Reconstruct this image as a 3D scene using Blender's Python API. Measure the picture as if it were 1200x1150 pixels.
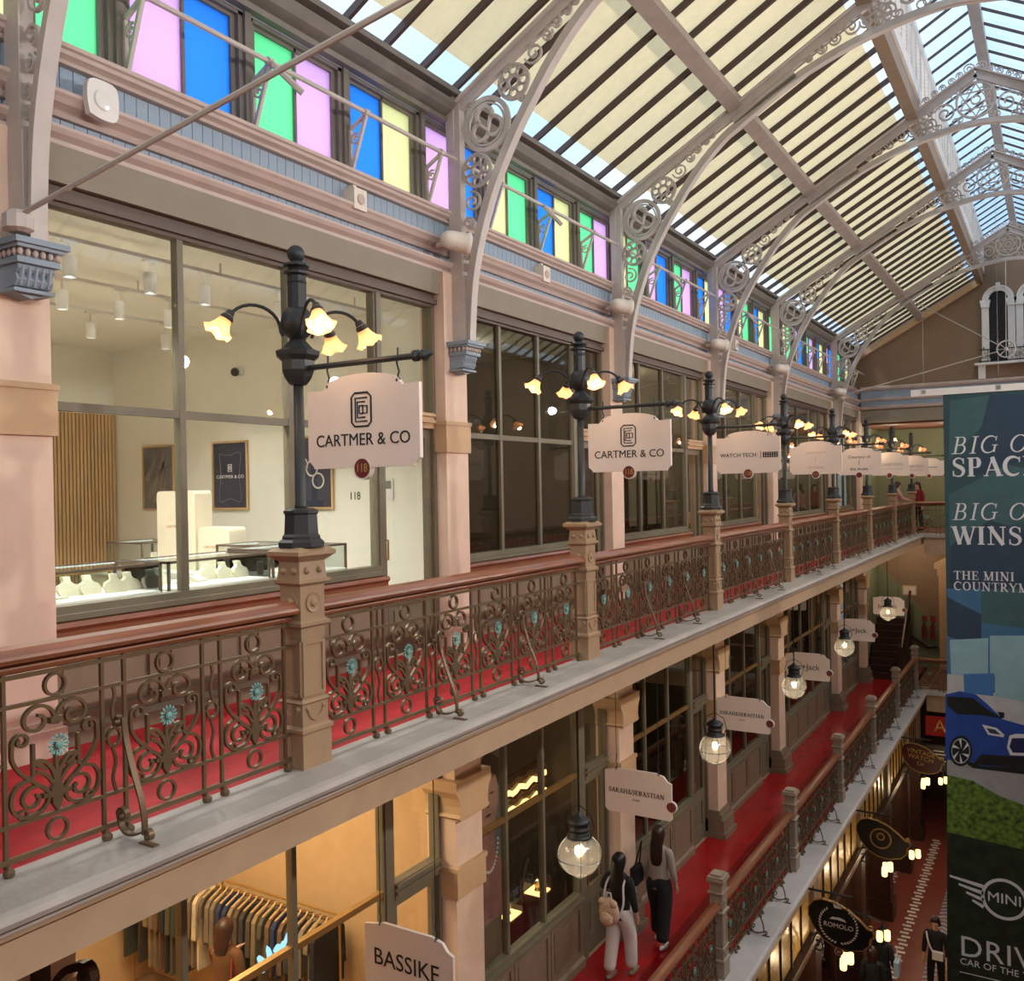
import bpy, math, random
from mathutils import Vector, Matrix
random.seed(7)
for _o in list(bpy.data.objects): bpy.data.objects.remove(_o)
SC = bpy.context.scene
COL = SC.collection
G = 11.3                      # eye height above the ground floor; all z below are relative to the eye
PI = math.pi
R = math.radians
# ---------------------------------------------------------------- camera
F, YAW, PITCH, ROLL = 1060.4, .5447, -.0026, -.0188
FW = Vector((-math.sin(YAW)*math.cos(PITCH), math.cos(YAW)*math.cos(PITCH), math.sin(PITCH)))
_r = Vector((math.cos(YAW), math.sin(YAW), 0)); _u = _r.cross(FW)
RT = _r*math.cos(ROLL)+_u*math.sin(ROLL); UP = _u*math.cos(ROLL)-_r*math.sin(ROLL)
cd = bpy.data.cameras.new('camera'); cam = bpy.data.objects.new('camera', cd); COL.objects.link(cam)
cd.sensor_fit = 'HORIZONTAL'; cd.sensor_width = 36; cd.lens = 36*F/1200; cd.clip_end = 300
_m = Matrix((RT, UP, -FW)).transposed().to_4x4(); _m.translation = (0, 0, G); cam.matrix_world = _m
SC.camera = cam
def ray(px, py): return FW+RT*((px-600)/F)-UP*((py-575)/F)
def PX(px, py, X): d = ray(px, py); return d*(X/d.x)
def PY(px, py, Y): d = ray(px, py); return d*(Y/d.y)
def PZ(px, py, Z): d = ray(px, py); return d*(Z/d.z)
# ---------------------------------------------------------------- world and exposure
SC.view_settings.view_transform = 'Standard'; SC.view_settings.look = 'None'
SC.view_settings.gamma = 1; SC.view_settings.use_curve_mapping = False
SC.view_settings.exposure = 0.6
W = bpy.data.worlds.new('sky'); SC.world = W; W.use_nodes = True
nt = W.node_tree; nt.nodes.clear()
_o = nt.nodes.new('ShaderNodeOutputWorld'); _b = nt.nodes.new('ShaderNodeBackground')
_n = nt.nodes.new('ShaderNodeTexNoise'); _c = nt.nodes.new('ShaderNodeTexCoord'); _p = nt.nodes.new('ShaderNodeValToRGB')
_n.inputs['Scale'].default_value = 3.0; _n.inputs['Detail'].default_value = 5
_p.color_ramp.elements[0].position = .38; _p.color_ramp.elements[0].color = (.45, .70, 1.0, 1)
_p.color_ramp.elements[1].position = .62; _p.color_ramp.elements[1].color = (.80, .91, 1.0, 1)
nt.links.new(_c.outputs['Generated'], _n.inputs['Vector']); nt.links.new(_n.outputs['Fac'], _p.inputs['Fac'])
nt.links.new(_p.outputs['Color'], _b.inputs['Color']); nt.links.new(_b.outputs['Background'], _o.inputs['Surface'])
_b.inputs['Strength'].default_value = 1.25
_s = bpy.data.lights.new('sun', 'SUN'); _s.energy = 1.2; _s.angle = R(12); _s.color = (1, .96, .9)
_so = bpy.data.objects.new('sun', _s); COL.objects.link(_so); _so.location = (0, 0, G+30); _so.rotation_euler = (R(18), R(-22), 0)
# ---------------------------------------------------------------- materials
def lin(h):
    h = h.lstrip('#'); c = [int(h[i:i+2], 16)/255 for i in (0, 2, 4)]
    return tuple(x/12.92 if x <= .04045 else ((x+.055)/1.055)**2.4 for x in c)+(1,)
def nodes(name):
    m = bpy.data.materials.new(name); m.use_nodes = True; t = m.node_tree; t.nodes.clear()
    o = t.nodes.new('ShaderNodeOutputMaterial'); return m, t, o
def pm(name, hx, rough=.55, metal=0, var=.10, scale=5, bump=0, coat=0, stretch=None, hx2=None):
    m, t, o = nodes(name); b = t.nodes.new('ShaderNodeBsdfPrincipled'); t.links.new(b.outputs[0], o.inputs[0])
    b.inputs['Roughness'].default_value = rough; b.inputs['Metallic'].default_value = metal; b.inputs['Coat Weight'].default_value = coat
    c = lin(hx); tc = t.nodes.new('ShaderNodeTexCoord'); mp = t.nodes.new('ShaderNodeMapping'); n = t.nodes.new('ShaderNodeTexNoise')
    mp.inputs['Scale'].default_value = stretch or (1, 1, 1); n.inputs['Scale'].default_value = scale; n.inputs['Detail'].default_value = 4
    t.links.new(tc.outputs['Object'], mp.inputs['Vector']); t.links.new(mp.outputs[0], n.inputs['Vector'])
    r = t.nodes.new('ShaderNodeValToRGB'); e = r.color_ramp.elements; e[0].position = .3; e[1].position = .7
    e[0].color = tuple(x*(1-var) for x in c[:3])+(1,); e[1].color = lin(hx2) if hx2 else tuple(min(1, x*(1+var)) for x in c[:3])+(1,)
    t.links.new(n.outputs['Fac'], r.inputs['Fac']); t.links.new(r.outputs['Color'], b.inputs['Base Color'])
    if bump:
        bp = t.nodes.new('ShaderNodeBump'); bp.inputs['Strength'].default_value = bump; bp.inputs['Distance'].default_value = .01
        n2 = t.nodes.new('ShaderNodeTexNoise'); n2.inputs['Scale'].default_value = scale*8; t.links.new(mp.outputs[0], n2.inputs['Vector'])
        t.links.new(n2.outputs['Fac'], bp.inputs['Height']); t.links.new(bp.outputs[0], b.inputs['Normal'])
    return m
def glassmat(name, tint=(.9, .92, .9), refl=1.0, rough=.01):
    m, t, o = nodes(name); tr = t.nodes.new('ShaderNodeBsdfTransparent'); gl = t.nodes.new('ShaderNodeBsdfGlossy'); mx = t.nodes.new('ShaderNodeMixShader')
    lw = t.nodes.new('ShaderNodeLayerWeight'); lw.inputs['Blend'].default_value = .5; pw = t.nodes.new('ShaderNodeMath'); pw.operation = 'POWER'; pw.inputs[1].default_value = 5
    mu = t.nodes.new('ShaderNodeMath'); mu.operation = 'MULTIPLY_ADD'; mu.inputs[1].default_value = .9*refl; mu.inputs[2].default_value = .035*refl
    t.links.new(lw.outputs['Facing'], pw.inputs[0]); t.links.new(pw.outputs[0], mu.inputs[0])
    tr.inputs[0].default_value = tint+(1,); gl.inputs['Roughness'].default_value = rough
    t.links.new(mu.outputs[0], mx.inputs[0]); t.links.new(tr.outputs[0], mx.inputs[1]); t.links.new(gl.outputs[0], mx.inputs[2]); t.links.new(mx.outputs[0], o.inputs[0])
    return m
def paneglass(name, hx, tl=.75):
    m, t, o = nodes(name); c = tuple(x**.5 for x in lin(hx)); a = t.nodes.new('ShaderNodeBsdfTranslucent'); b = t.nodes.new('ShaderNodeBsdfTransparent'); g = t.nodes.new('ShaderNodeBsdfGlossy')
    a.inputs[0].default_value = c; b.inputs[0].default_value = c; g.inputs['Roughness'].default_value = .25
    n = t.nodes.new('ShaderNodeTexNoise'); n.inputs['Scale'].default_value = 60; bp = t.nodes.new('ShaderNodeBump'); bp.inputs['Strength'].default_value = .5; bp.inputs['Distance'].default_value = .01
    tc = t.nodes.new('ShaderNodeTexCoord'); t.links.new(tc.outputs['Object'], n.inputs['Vector'])
    t.links.new(n.outputs['Fac'], bp.inputs['Height']); t.links.new(bp.outputs[0], a.inputs['Normal']); t.links.new(bp.outputs[0], g.inputs['Normal'])
    m1 = t.nodes.new('ShaderNodeMixShader'); m1.inputs[0].default_value = 1-tl; m2 = t.nodes.new('ShaderNodeMixShader'); m2.inputs[0].default_value = .05
    t.links.new(a.outputs[0], m1.inputs[1]); t.links.new(b.outputs[0], m1.inputs[2]); t.links.new(m1.outputs[0], m2.inputs[1]); t.links.new(g.outputs[0], m2.inputs[2]); t.links.new(m2.outputs[0], o.inputs[0])
    return m
def emit(name, hx, s):
    m, t, o = nodes(name); e = t.nodes.new('ShaderNodeEmission'); e.inputs[0].default_value = lin(hx); e.inputs[1].default_value = s; t.links.new(e.outputs[0], o.inputs[0]); return m
def fabric(name, hx, trans=.6):
    m, t, o = nodes(name); c = lin(hx); a = t.nodes.new('ShaderNodeBsdfTranslucent'); b = t.nodes.new('ShaderNodeBsdfDiffuse'); mx = t.nodes.new('ShaderNodeMixShader'); mx.inputs[0].default_value = trans
    n = t.nodes.new('ShaderNodeTexNoise'); n.inputs['Scale'].default_value = 9; n.inputs['Detail'].default_value = 6; r = t.nodes.new('ShaderNodeValToRGB'); tc = t.nodes.new('ShaderNodeTexCoord')
    r.color_ramp.elements[0].color = tuple(x*.9 for x in c[:3])+(1,); r.color_ramp.elements[1].color = tuple(min(1, x*1.08) for x in c[:3])+(1,)
    t.links.new(tc.outputs['Object'], n.inputs['Vector']); t.links.new(n.outputs['Fac'], r.inputs['Fac'])
    for s in (a, b): t.links.new(r.outputs[0], s.inputs[0])
    t.links.new(b.outputs[0], mx.inputs[1]); t.links.new(a.outputs[0], mx.inputs[2]); t.links.new(mx.outputs[0], o.inputs[0]); return m
def milky(name, tint, white, ft, fg):
    m, t, o = nodes(name); a = t.nodes.new('ShaderNodeBsdfTransparent'); b = t.nodes.new('ShaderNodeBsdfTranslucent'); g = t.nodes.new('ShaderNodeBsdfGlossy'); x = t.nodes.new('ShaderNodeMixShader'); y = t.nodes.new('ShaderNodeMixShader')
    a.inputs[0].default_value = tint+(1,); b.inputs[0].default_value = white+(1,); g.inputs['Roughness'].default_value = .15; x.inputs[0].default_value = ft; y.inputs[0].default_value = fg
    w = t.nodes.new('ShaderNodeTexWave'); w.inputs['Scale'].default_value = 9; bp = t.nodes.new('ShaderNodeBump'); bp.inputs['Strength'].default_value = .3; tc = t.nodes.new('ShaderNodeTexCoord'); t.links.new(tc.outputs['Object'], w.inputs['Vector']); t.links.new(w.outputs['Fac'], bp.inputs['Height']); t.links.new(bp.outputs[0], g.inputs['Normal'])
    t.links.new(a.outputs[0], x.inputs[1]); t.links.new(b.outputs[0], x.inputs[2]); t.links.new(x.outputs[0], y.inputs[1]); t.links.new(g.outputs[0], y.inputs[2]); t.links.new(y.outputs[0], o.inputs[0]); return m
M = dict(
 pink=pm('cream_pink_paint', 'E2C6B2', .6, var=.05), tan=pm('tan_paint', 'C9A985', .6, var=.05), blue=pm('blue_grey_boards', '97A9BB', .6, var=.07), blue2=pm('slate_blue_paint', '8D9CAA', .6),
 mould=pm('moulding_paint', 'C6B3AB', .55, var=.06), olive=pm('olive_grey_panel', '8E8474', .6, var=.05), taupe=pm('taupe_frame_paint', '736B58', .5, var=.08), brown=pm('brown_frame_paint', '5F4F45', .5),
 clere=pm('clerestory_frame', '77716A', .5), truss=pm('truss_paint', 'C4BBB5', .5, var=.07), trussd=pm('purlin_paint', 'A0938A', .5), bar=pm('glazing_bar_paint', '4B3A38', .5),
 iron=pm('bronze_ironwork', '6B5740', .45, .35, var=.12), teal=pm('teal_rosette', '6FA39C', .6, var=.2, scale=30), newel=pm('newel_paint', 'A08568', .5, var=.08), newel2=pm('lower_newel_paint', '9A8A7A', .5),
 wood=pm('mahogany', '855035', .38, var=.25, scale=4, stretch=(8, .5, 8), coat=.4), ledge=pm('grey_ledge_paint', 'A9A29B', .55, var=.10, scale=3, bump=.2), marble=pm('white_marble', 'C3BFBE', .3, var=.07), slab=pm('slab_fascia_paint', 'B79C80', .55, var=.06),
 carpet=pm('red_carpet', 'B0141F', .75, var=.12, scale=12, bump=.3), carpet2=pm('red_polished_floor', 'A8161C', .22, var=.12, scale=3, coat=.3), black=pm('black_lamp_iron', '33373A', .45, .3, var=.1), blk=pm('black_enamel', '16181A', .4), 
 sign=pm('white_sign_paint', 'EADAD0', .5, var=.03), ink=pm('sign_ink', '1B1A1C', .6), faint=pm('faint_gold_ink', 'D8B89C', .6), disc=pm('maroon_disc', '6E2126', .5), gold=pm('gold_leaf', 'C9A25A', .4, .4), rim=pm('cream_rim', 'E6DCCF', .5),
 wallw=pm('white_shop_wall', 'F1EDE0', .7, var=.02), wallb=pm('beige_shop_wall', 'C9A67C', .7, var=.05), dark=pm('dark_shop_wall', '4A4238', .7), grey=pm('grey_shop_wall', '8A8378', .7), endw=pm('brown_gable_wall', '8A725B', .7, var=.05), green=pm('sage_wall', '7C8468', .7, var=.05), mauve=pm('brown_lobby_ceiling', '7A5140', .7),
 white=pm('white_paint', 'E9E6E2', .45, var=.03), cream=pm('cream_box', 'EADFC6', .6, var=.04), oak=pm('oak_slat', 'CBA777', .55, var=.18, scale=3, stretch=(6, 6, .4)), dwood=pm('dark_wood', '3A2219', .4, var=.2), mwood=pm('panel_wood', '84735F', .5, var=.08), 
 tile=pm('terracotta_tile', '7C3B2C', .35, var=.12, scale=4), tilew=pm('white_tile', 'CFC6B8', .35), tileb=pm('blue_grey_tile', '8B96A8', .4), brass=pm('brass', 'B8935A', .35, .7), steel=pm('steel', '9B9C9E', .35, .7),
 skin=pm('skin', 'C99A80', .55, var=.05), hairb=pm('black_hair', '120E0D', .4), hairr=pm('brown_hair', '2E1813', .4), hairc=pm('chestnut_hair', '3E2318', .45), cblk=pm('black_cloth', '17181B', .85), cwht=pm('white_cloth', 'DAD3CE', .85, var=.07), cgry=pm('grey_blouse', '9C918A', .85), cbrn=pm('brown_coat', '6B4526', .85), cnvy=pm('navy_cloth', '232C45', .85), cred=pm('red_cloth', '8C2A28', .85), fluff=pm('cream_fluff', 'D9B79C', .95, var=.25, scale=40, bump=.8), shoe=pm('white_shoe', 'D8D3CB', .6),
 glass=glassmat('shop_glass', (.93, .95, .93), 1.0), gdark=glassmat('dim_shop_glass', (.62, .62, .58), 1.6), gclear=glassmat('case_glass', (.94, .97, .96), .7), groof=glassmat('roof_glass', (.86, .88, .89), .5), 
 blind=fabric('cream_roof_blind', 'F0DCB0', .47), opal=fabric('opal_shade_glass', 'FFB98C', .28),
 bulb=emit('lamp_bulb', 'FFE0B0', 6), bulb2=emit('globe_bulb', 'FFDCA8', 5), led=emit('led_disc', 'F4FAFF', 8), led2=emit('case_strip_light', 'E8F6F4', 3), glow=emit('gold_glow', 'FFCB7A', 2.2), decorglow=emit('blue_decor_glow', '9CD4F5', 1.1), warm=emit('warm_lit_shade', 'FFCE80', 2.2), tv=emit('lit_screen', 'CFE6F5', 2.0),
 poster=pm('dark_poster', '34374A', .5, var=.3, scale=2), postg=pm('grey_photo_print', '6A6A6C', .5, var=.6, scale=3), face=pm('portrait_print', 'B98A78', .5, var=.25, scale=2), clothes=None)
PANE = {k: paneglass('pane_'+k, v) for k, v in dict(green='70EE98', pink='F0B0EA', blue='2A84F0', yellow='F4E69C').items()}
# ---------------------------------------------------------------- mesh helpers
class MB:
    def __init__(s): s.v = []; s.f = []
    def add(s, vs, fs):
        n = len(s.v); s.v += [tuple(v) for v in vs]; s.f += [tuple(i+n for i in f) for f in fs]; return s
    def box(s, x0, y0, z0, x1, y1, z1):
        x0, x1 = min(x0, x1), max(x0, x1); y0, y1 = min(y0, y1), max(y0, y1); z0, z1 = min(z0, z1), max(z0, z1)
        return s.add([(x0, y0, z0), (x1, y0, z0), (x1, y1, z0), (x0, y1, z0), (x0, y0, z1), (x1, y0, z1), (x1, y1, z1), (x0, y1, z1)], [(3, 2, 1, 0), (4, 5, 6, 7), (0, 1, 5, 4), (1, 2, 6, 5), (2, 3, 7, 6), (3, 0, 4, 7)])
    def cbox(s, c, d): return s.box(c[0]-d[0]/2, c[1]-d[1]/2, c[2]-d[2]/2, c[0]+d[0]/2, c[1]+d[1]/2, c[2]+d[2]/2)
    def prism(s, pts, ax, a, b):
        mp = {'x': lambda u, v, d: (d, u, v), 'y': lambda u, v, d: (u, d, v), 'z': lambda u, v, d: (u, v, d)}[ax]; n = len(pts)
        ar = sum(pts[i][0]*pts[(i+1) % n][1]-pts[(i+1) % n][0]*pts[i][1] for i in range(n))
        if (ar < 0) ^ (ax == 'y') ^ (b < a): pts = pts[::-1]
        vs = [mp(u, v, a) for u, v in pts]+[mp(u, v, b) for u, v in pts]
        fs = [tuple(range(n))[::-1], tuple(range(n, 2*n))]+[(i, (i+1) % n, (i+1) % n+n, i+n) for i in range(n)]
        return s.add(vs, fs)
    def tube(s, path, r, n=6, closed=False):
        P = [Vector(p) for p in path]; m = len(P); rs = r if isinstance(r, (list, tuple)) else [r]*m; vs = []; ref = None
        for i, p in enumerate(P):
            t = (P[(i+1) % m]-P[i-1]) if closed else (P[min(i+1, m-1)]-P[max(i-1, 0)]); t.normalize()
            if ref is None: ref = Vector((0, 0, 1)) if abs(t.z) < .9 else Vector((1, 0, 0))
            a = t.cross(ref); 
            if a.length < 1e-6: a = t.orthogonal()
            a.normalize(); b = a.cross(t); ref = b if True else ref
            vs += [p+(a*math.cos(2*PI*k/n)+b*math.sin(2*PI*k/n))*rs[i] for k in range(n)]
        fs = []
        for i in range(m if closed else m-1):
            j = (i+1) % m
            fs += [(i*n+k, i*n+(k+1) % n, j*n+(k+1) % n, j*n+k) for k in range(n)]
        if not closed: fs += [tuple(range(n))[::-1], tuple((m-1)*n+k for k in range(n))]
        return s.add(vs, fs)
    def flat(s, pts, w, t, mp=lambda u, v, d: (u, d, v), closed=False):
        m = len(pts); vs = []
        for i, (u, v) in enumerate(pts):
            a = pts[(i+1) % m] if closed or i < m-1 else pts[i]; b = pts[i-1] if closed or i > 0 else pts[i]
            du, dv = a[0]-b[0], a[1]-b[1]; l = math.hypot(du, dv) or 1; nu, nv = -dv/l, du/l; ww = (w[i] if isinstance(w, (list, tuple)) else w)/2
            for q, d in ((ww, -t/2), (ww, t/2), (-ww, t/2), (-ww, -t/2)): vs.append(mp(u+nu*q, v+nv*q, d))
        fs = []
        for i in range(m if closed else m-1):
            j = (i+1) % m; fs += [(i*4+k, j*4+k, j*4+(k+1) % 4, i*4+(k+1) % 4) for k in range(4)]
        if not closed: fs += [(0, 1, 2, 3), tuple((m-1)*4+k for k in (3, 2, 1, 0))]
        return s.add(vs, fs)
    def lathe(s, prof, n=12, c=(0, 0, 0), rot=0, sy=1):
        vs = []; m = len(prof)
        for r, z in prof: vs += [(c[0]+r*math.cos(2*PI*k/n+rot), c[1]+r*sy*math.sin(2*PI*k/n+rot), c[2]+z) for k in range(n)]
        fs = [(i*n+k, i*n+(k+1) % n, (i+1)*n+(k+1) % n, (i+1)*n+k) for i in range(m-1) for k in range(n)]
        if prof[0][0] > 1e-6: fs.append(tuple(range(n))[::-1])
        if prof[-1][0] > 1e-6: fs.append(tuple((m-1)*n+k for k in range(n)))
        return s.add(vs, fs)
    def sphere(s, c, r, n=12, m=8, sc=(1, 1, 1)):
        st = len(s.v); s.lathe([(r*math.sin(PI*i/m), -r*math.cos(PI*i/m)) for i in range(m+1)], n)
        for i in range(st, len(s.v)): v = s.v[i]; s.v[i] = (c[0]+v[0]*sc[0], c[1]+v[1]*sc[1], c[2]+v[2]*sc[2])
        return s
    def xf(s, fn, st=0):
        for i in range(st, len(s.v)): s.v[i] = tuple(fn(*s.v[i]))
        return s
    def mesh(s, name, smooth=False):
        me = bpy.data.meshes.new(name); me.from_pydata(s.v, [], s.f); me.validate(clean_customdata=False)
        if smooth: me.shade_smooth()
        me.update(); return me
def link(me, name, mat=None, parent=None, loc=(0, 0, 0), rz=0, rot=None):
    if mat is not None and not me.materials: me.materials.append(M[mat] if isinstance(mat, str) else mat)
    o = bpy.data.objects.new(name, me); COL.objects.link(o); o.rotation_euler = rot or (0, 0, rz)
    o.location = loc if parent else (loc[0], loc[1], loc[2]+G)
    if parent: o.parent = parent
    return o
def ob(mb, name, mat, parent=None, loc=(0, 0, 0), smooth=False, **k): return link(mb.mesh(name, smooth), name, mat, parent, loc, **k)
def tag(o, label, cat, group=None, kind=None):
    o['label'] = label; o['category'] = cat
    if group: o['group'] = group
    if kind: o['kind'] = kind
    return o
def thing(name, label, cat, loc, rz=0, group=None, kind=None):
    o = bpy.data.objects.new(name, None); COL.objects.link(o); o.empty_display_size = .1
    o.location = (loc[0], loc[1], loc[2]+G); o.rotation_euler = (0, 0, rz); return tag(o, label, cat, group, kind)
def struct(mb, name, mat, label, cat, loc=(0, 0, 0)): return tag(ob(mb, name, mat, None, loc), label, cat, None, 'structure')
def bx(*a): return MB().box(*a)
def arc(cx, cy, r, a0, a1, n=14): return [(cx+r*math.cos(R(a0+(a1-a0)*i/n)), cy+r*math.sin(R(a0+(a1-a0)*i/n))) for i in range(n+1)]
def circ(cx, cy, r, n=18): return [(cx+r*math.cos(2*PI*i/n), cy+r*math.sin(2*PI*i/n)) for i in range(n)]
def spiral(cx, cy, r0, r1, a0, a1, n=22): return [(cx+(r0+(r1-r0)*i/n)*math.cos(R(a0+(a1-a0)*i/n)), cy+(r0+(r1-r0)*i/n)*math.sin(R(a0+(a1-a0)*i/n))) for i in range(n+1)]
def crom(P, k=4):
    out = []; Q = [P[0]]+list(P)+[P[-1]]
    for i in range(1, len(Q)-2):
        for j in range(k):
            t = j/k; a, b, c, d = Q[i-1], Q[i], Q[i+1], Q[i+2]
            out.append(tuple(.5*((2*b[q])+(c[q]-a[q])*t+(2*a[q]-5*b[q]+4*c[q]-d[q])*t*t+(3*b[q]-a[q]-3*c[q]+d[q])*t**3) for q in range(len(b))))
    return out+[tuple(P[-1])]
def mir(P, c=0): return [(2*c-u, v) for u, v in P]
def text(s, size, mat, parent, loc, rot=(PI/2, 0, 0), align='CENTER', ext=.0015, shear=0, bold=0, name='lettering', sx=1, sp=1):
    cu = bpy.data.curves.new('t', 'FONT'); cu.body = s; cu.size = size; cu.align_x = align; cu.align_y = 'CENTER'; cu.extrude = ext; cu.shear = shear; cu.offset = bold; cu.resolution_u = 3; cu.space_character = sp
    t = bpy.data.objects.new('t', cu); me = bpy.data.meshes.new_from_object(t); me.name = name
    bpy.data.objects.remove(t); bpy.data.curves.remove(cu)
    if sx != 1:
        for v in me.vertices: v.co.x *= sx
    me.materials.clear(); return link(me, name, mat, parent, loc, rot=rot)
def light(kind, name, parent, loc, energy, color=(1, .8, .55), size=.1, rot=(0, 0, 0), sy=None, spot=None):
    l = bpy.data.lights.new(name, kind); l.energy = energy; l.color = color
    if kind == 'AREA':
        l.size = size
        if sy: l.shape = 'RECTANGLE'; l.size_y = sy
    else: l.shadow_soft_size = size
    if spot: l.spot_size = spot; l.spot_blend = .6
    o = bpy.data.objects.new(name, l); COL.objects.link(o); o.rotation_euler = rot
    if parent: o.parent = parent; o.location = loc
    else: o.location = (loc[0], loc[1], loc[2]+G)
    return o
ORD = ['first', 'second', 'third', 'fourth', 'fifth', 'sixth', 'seventh', 'eighth', 'ninth', 'tenth']
ZU, ZL, ZG = -1.7, -6.684, -11.3
XP = -4.07                                    # balustrade line
BP = 3.893; YP = [.268+BP*k for k in range(9)]  # newel posts
YK = [3.33, 8.23, 12.45, 16.85, 21.25, 27.7, 32.1]   # pilasters and trusses
XC = -1.1                                     # arcade centre line
def rz_(x): return 4.2+.56*(min(x, 2*XC-x)+5.7)  # line of the rafters
# a small stroke-built serif alphabet
def ellp(cx, cy, rx, ry, a0, a1, n=16): return [(cx+rx*math.cos(R(a0+(a1-a0)*i/n)), cy+ry*math.sin(R(a0+(a1-a0)*i/n))) for i in range(n+1)]
def serif_glyph(c, T, t):
    S = []; A = lambda P, w: S.append((P, w))
    def V(x, sl=.14, sr=.14, w=None): A([(x, 0), (x, 1)], w or T); A([(x-sl-.03, t/2), (x+sr+.03, t/2)], t); A([(x-sl-.03, 1-t/2), (x+sr+.03, 1-t/2)], t)
    def bowl(x0, x1, y0, y1): P = [(x0, y1-t/2)]+ellp(x1-.24, (y0+y1)/2, .24-T/2, (y1-y0)/2-t/2, 90, -90, 12)+[(x0, y0+t/2)]; n = len(P); A(P, [t+(T-t)*math.sin(PI*max(0, min(1, (i-1)/(n-3)))) for i in range(n)])
    if c == 'I': V(.2); return S, .44
    if c == 'B': V(.18); bowl(.18, .62, .5, 1); bowl(.18, .70, 0, .53); return S, .80
    if c == 'P': V(.18); bowl(.18, .66, .45, 1); return S, .74
    if c == 'R': V(.18); bowl(.18, .64, .47, 1); A([(.36, .48), (.70, t/2), (.82, t/2)], [T*.8, T, t]); return S, .84
    if c == 'D': V(.18); P = [(.18, 1-t/2)]+ellp(.40, .5, .40-T/2, .5-t/2, 90, -90, 14)+[(.18, t/2)]; n = len(P); A(P, [t+(T-t)*math.sin(PI*max(0, min(1, (i-1)/(n-3)))) for i in range(n)]); return S, .90
    if c in 'CG':
        P = ellp(.45, .5, .38, .5-t/2, 48, 312, 18); n = len(P); A(P, [t+(T-t)*math.sin(PI*i/(n-1)) for i in range(n)]); A([(.73, .70), (.73, .97)], t)
        if c == 'G': A([(.74, .06), (.74, .46)], T*.9); A([(.58, .46), (.88, .46)], t); return S, .92
        return S, .82
    if c == 'O': P = ellp(.46, .5, .42-T/2, .5-t/2, 0, 360, 24); n = len(P); A(P, [t+(T-t)*abs(math.cos(2*PI*i/(n-1))) for i in range(n)]); return S, .96
    if c == 'N': V(.17, w=t*1.3); A([(.13, 1), (.76, 0)], T); A([(.76, 0), (.76, 1)], t*1.3); A([(.60, 1-t/2), (.90, 1-t/2)], t); return S, .96
    if c == 'S': P = crom([(.54, .80), (.44, .95), (.28, .98), (.12, .88), (.12, .68), (.30, .55), (.48, .43), (.54, .24), (.44, .07), (.28, .02), (.12, .07), (.05, .22)], 3); n = len(P); A(P, [t+(T-t)*math.exp(-((i/(n-1)-.5)/.22)**2) for i in range(n)]); A([(.54, .68), (.54, .97)], t); A([(.06, .03), (.06, .32)], t); return S, .66
    if c == 'A': A([(.08, 0), (.40, 1)], t*1.3); A([(.37, 1), (.70, 0)], T); A([(.2, .32), (.58, .32)], t); A([(-.04, t/2), (.2, t/2)], t); A([(.55, t/2), (.86, t/2)], t); return S, .82
    if c == 'E': V(.18); A([(.18, 1-t/2), (.62, 1-t/2), (.62, .76)], t); A([(.18, t/2), (.66, t/2), (.66, .26)], t); A([(.18, .51), (.48, .51)], t); A([(.48, .38), (.48, .64)], t); return S, .74
    if c == 'W': A([(.06, 1), (.34, 0)], T); A([(.34, 0), (.58, 1)], t*1.3); A([(.52, 1), (.80, 0)], T); A([(.80, 0), (1.06, 1)], t*1.3); A([(-.1, 1-t/2), (.2, 1-t/2)], t); A([(.42, 1-t/2), (.68, 1-t/2)], t); A([(.94, 1-t/2), (1.18, 1-t/2)], t); return S, 1.14
    if c == 'T': V(.37, .12, .12); A([(.02, .76), (.02, 1-t/2), (.72, 1-t/2), (.72, .76)], t); return S, .78
    if c == 'H': V(.17); V(.72); A([(.17, .52), (.72, .52)], t); return S, .94
    if c == 'M': V(.17, w=t*1.3); A([(.15, 1), (.5, 0)], T); A([(.5, 0), (.86, 1)], t*1.2); V(.88); return S, 1.10
    if c == 'U': A([(.17, 1), (.17, .32)], T); A(ellp(.45, .32, .28, .30, 180, 360, 10), [T]+[t+(T-t)*(1-i/10)**2 for i in range(1, 11)]); A([(.73, .32), (.73, 1)], t*1.3); A([(0, 1-t/2), (.34, 1-t/2)], t); A([(.58, 1-t/2), (.88, 1-t/2)], t); return S, .90
    if c == 'Y': A([(.08, 1), (.40, .45)], T); A([(.74, 1), (.42, .45)], t*1.3); A([(.41, .48), (.41, 0)], T); A([(-.05, 1-t/2), (.25, 1-t/2)], t); A([(.6, 1-t/2), (.88, 1-t/2)], t); A([(.26, t/2), (.56, t/2)], t); return S, .84
    if c == '&': P = crom([(.82, .06), (.5, .42), (.24, .72), (.28, .94), (.46, .94), (.48, .74), (.2, .46), (.08, .24), (.22, .03), (.5, .06), (.72, .44)], 3); A(P, [t+(T-t)*.5]*len(P)); return S, .86
    return S, .34
def serif(s, h, mat, parent, loc, T=.15, t=.05, shear=0, sx=1, gap=.06, center=False, name='lettering'):
    q = MB(); x = 0; k = 0
    for c in s:
        S, adv = serif_glyph(c, T, t)
        for P, w in S: k += 1; q.flat([((x+u+v*shear)*h*sx, v*h) for u, v in P], [i*h for i in w] if isinstance(w, (list, tuple)) else w*h, .0016+.00003*(k % 7))
        x += adv+gap
    if center: q.xf(lambda a, b, c: (a-(x-gap)*h*sx/2, b, c))
    return ob(q, name, mat, parent, loc)
# ================================================================ STRUCTURE
Y0, Y1 = -5.0, 32.1
fl = struct(bx(-12.5, Y0-1, ZG-.3, 10, 40, ZG), 'floor', 'tile', 'terracotta tiled ground floor of the arcade', 'floor')
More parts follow.
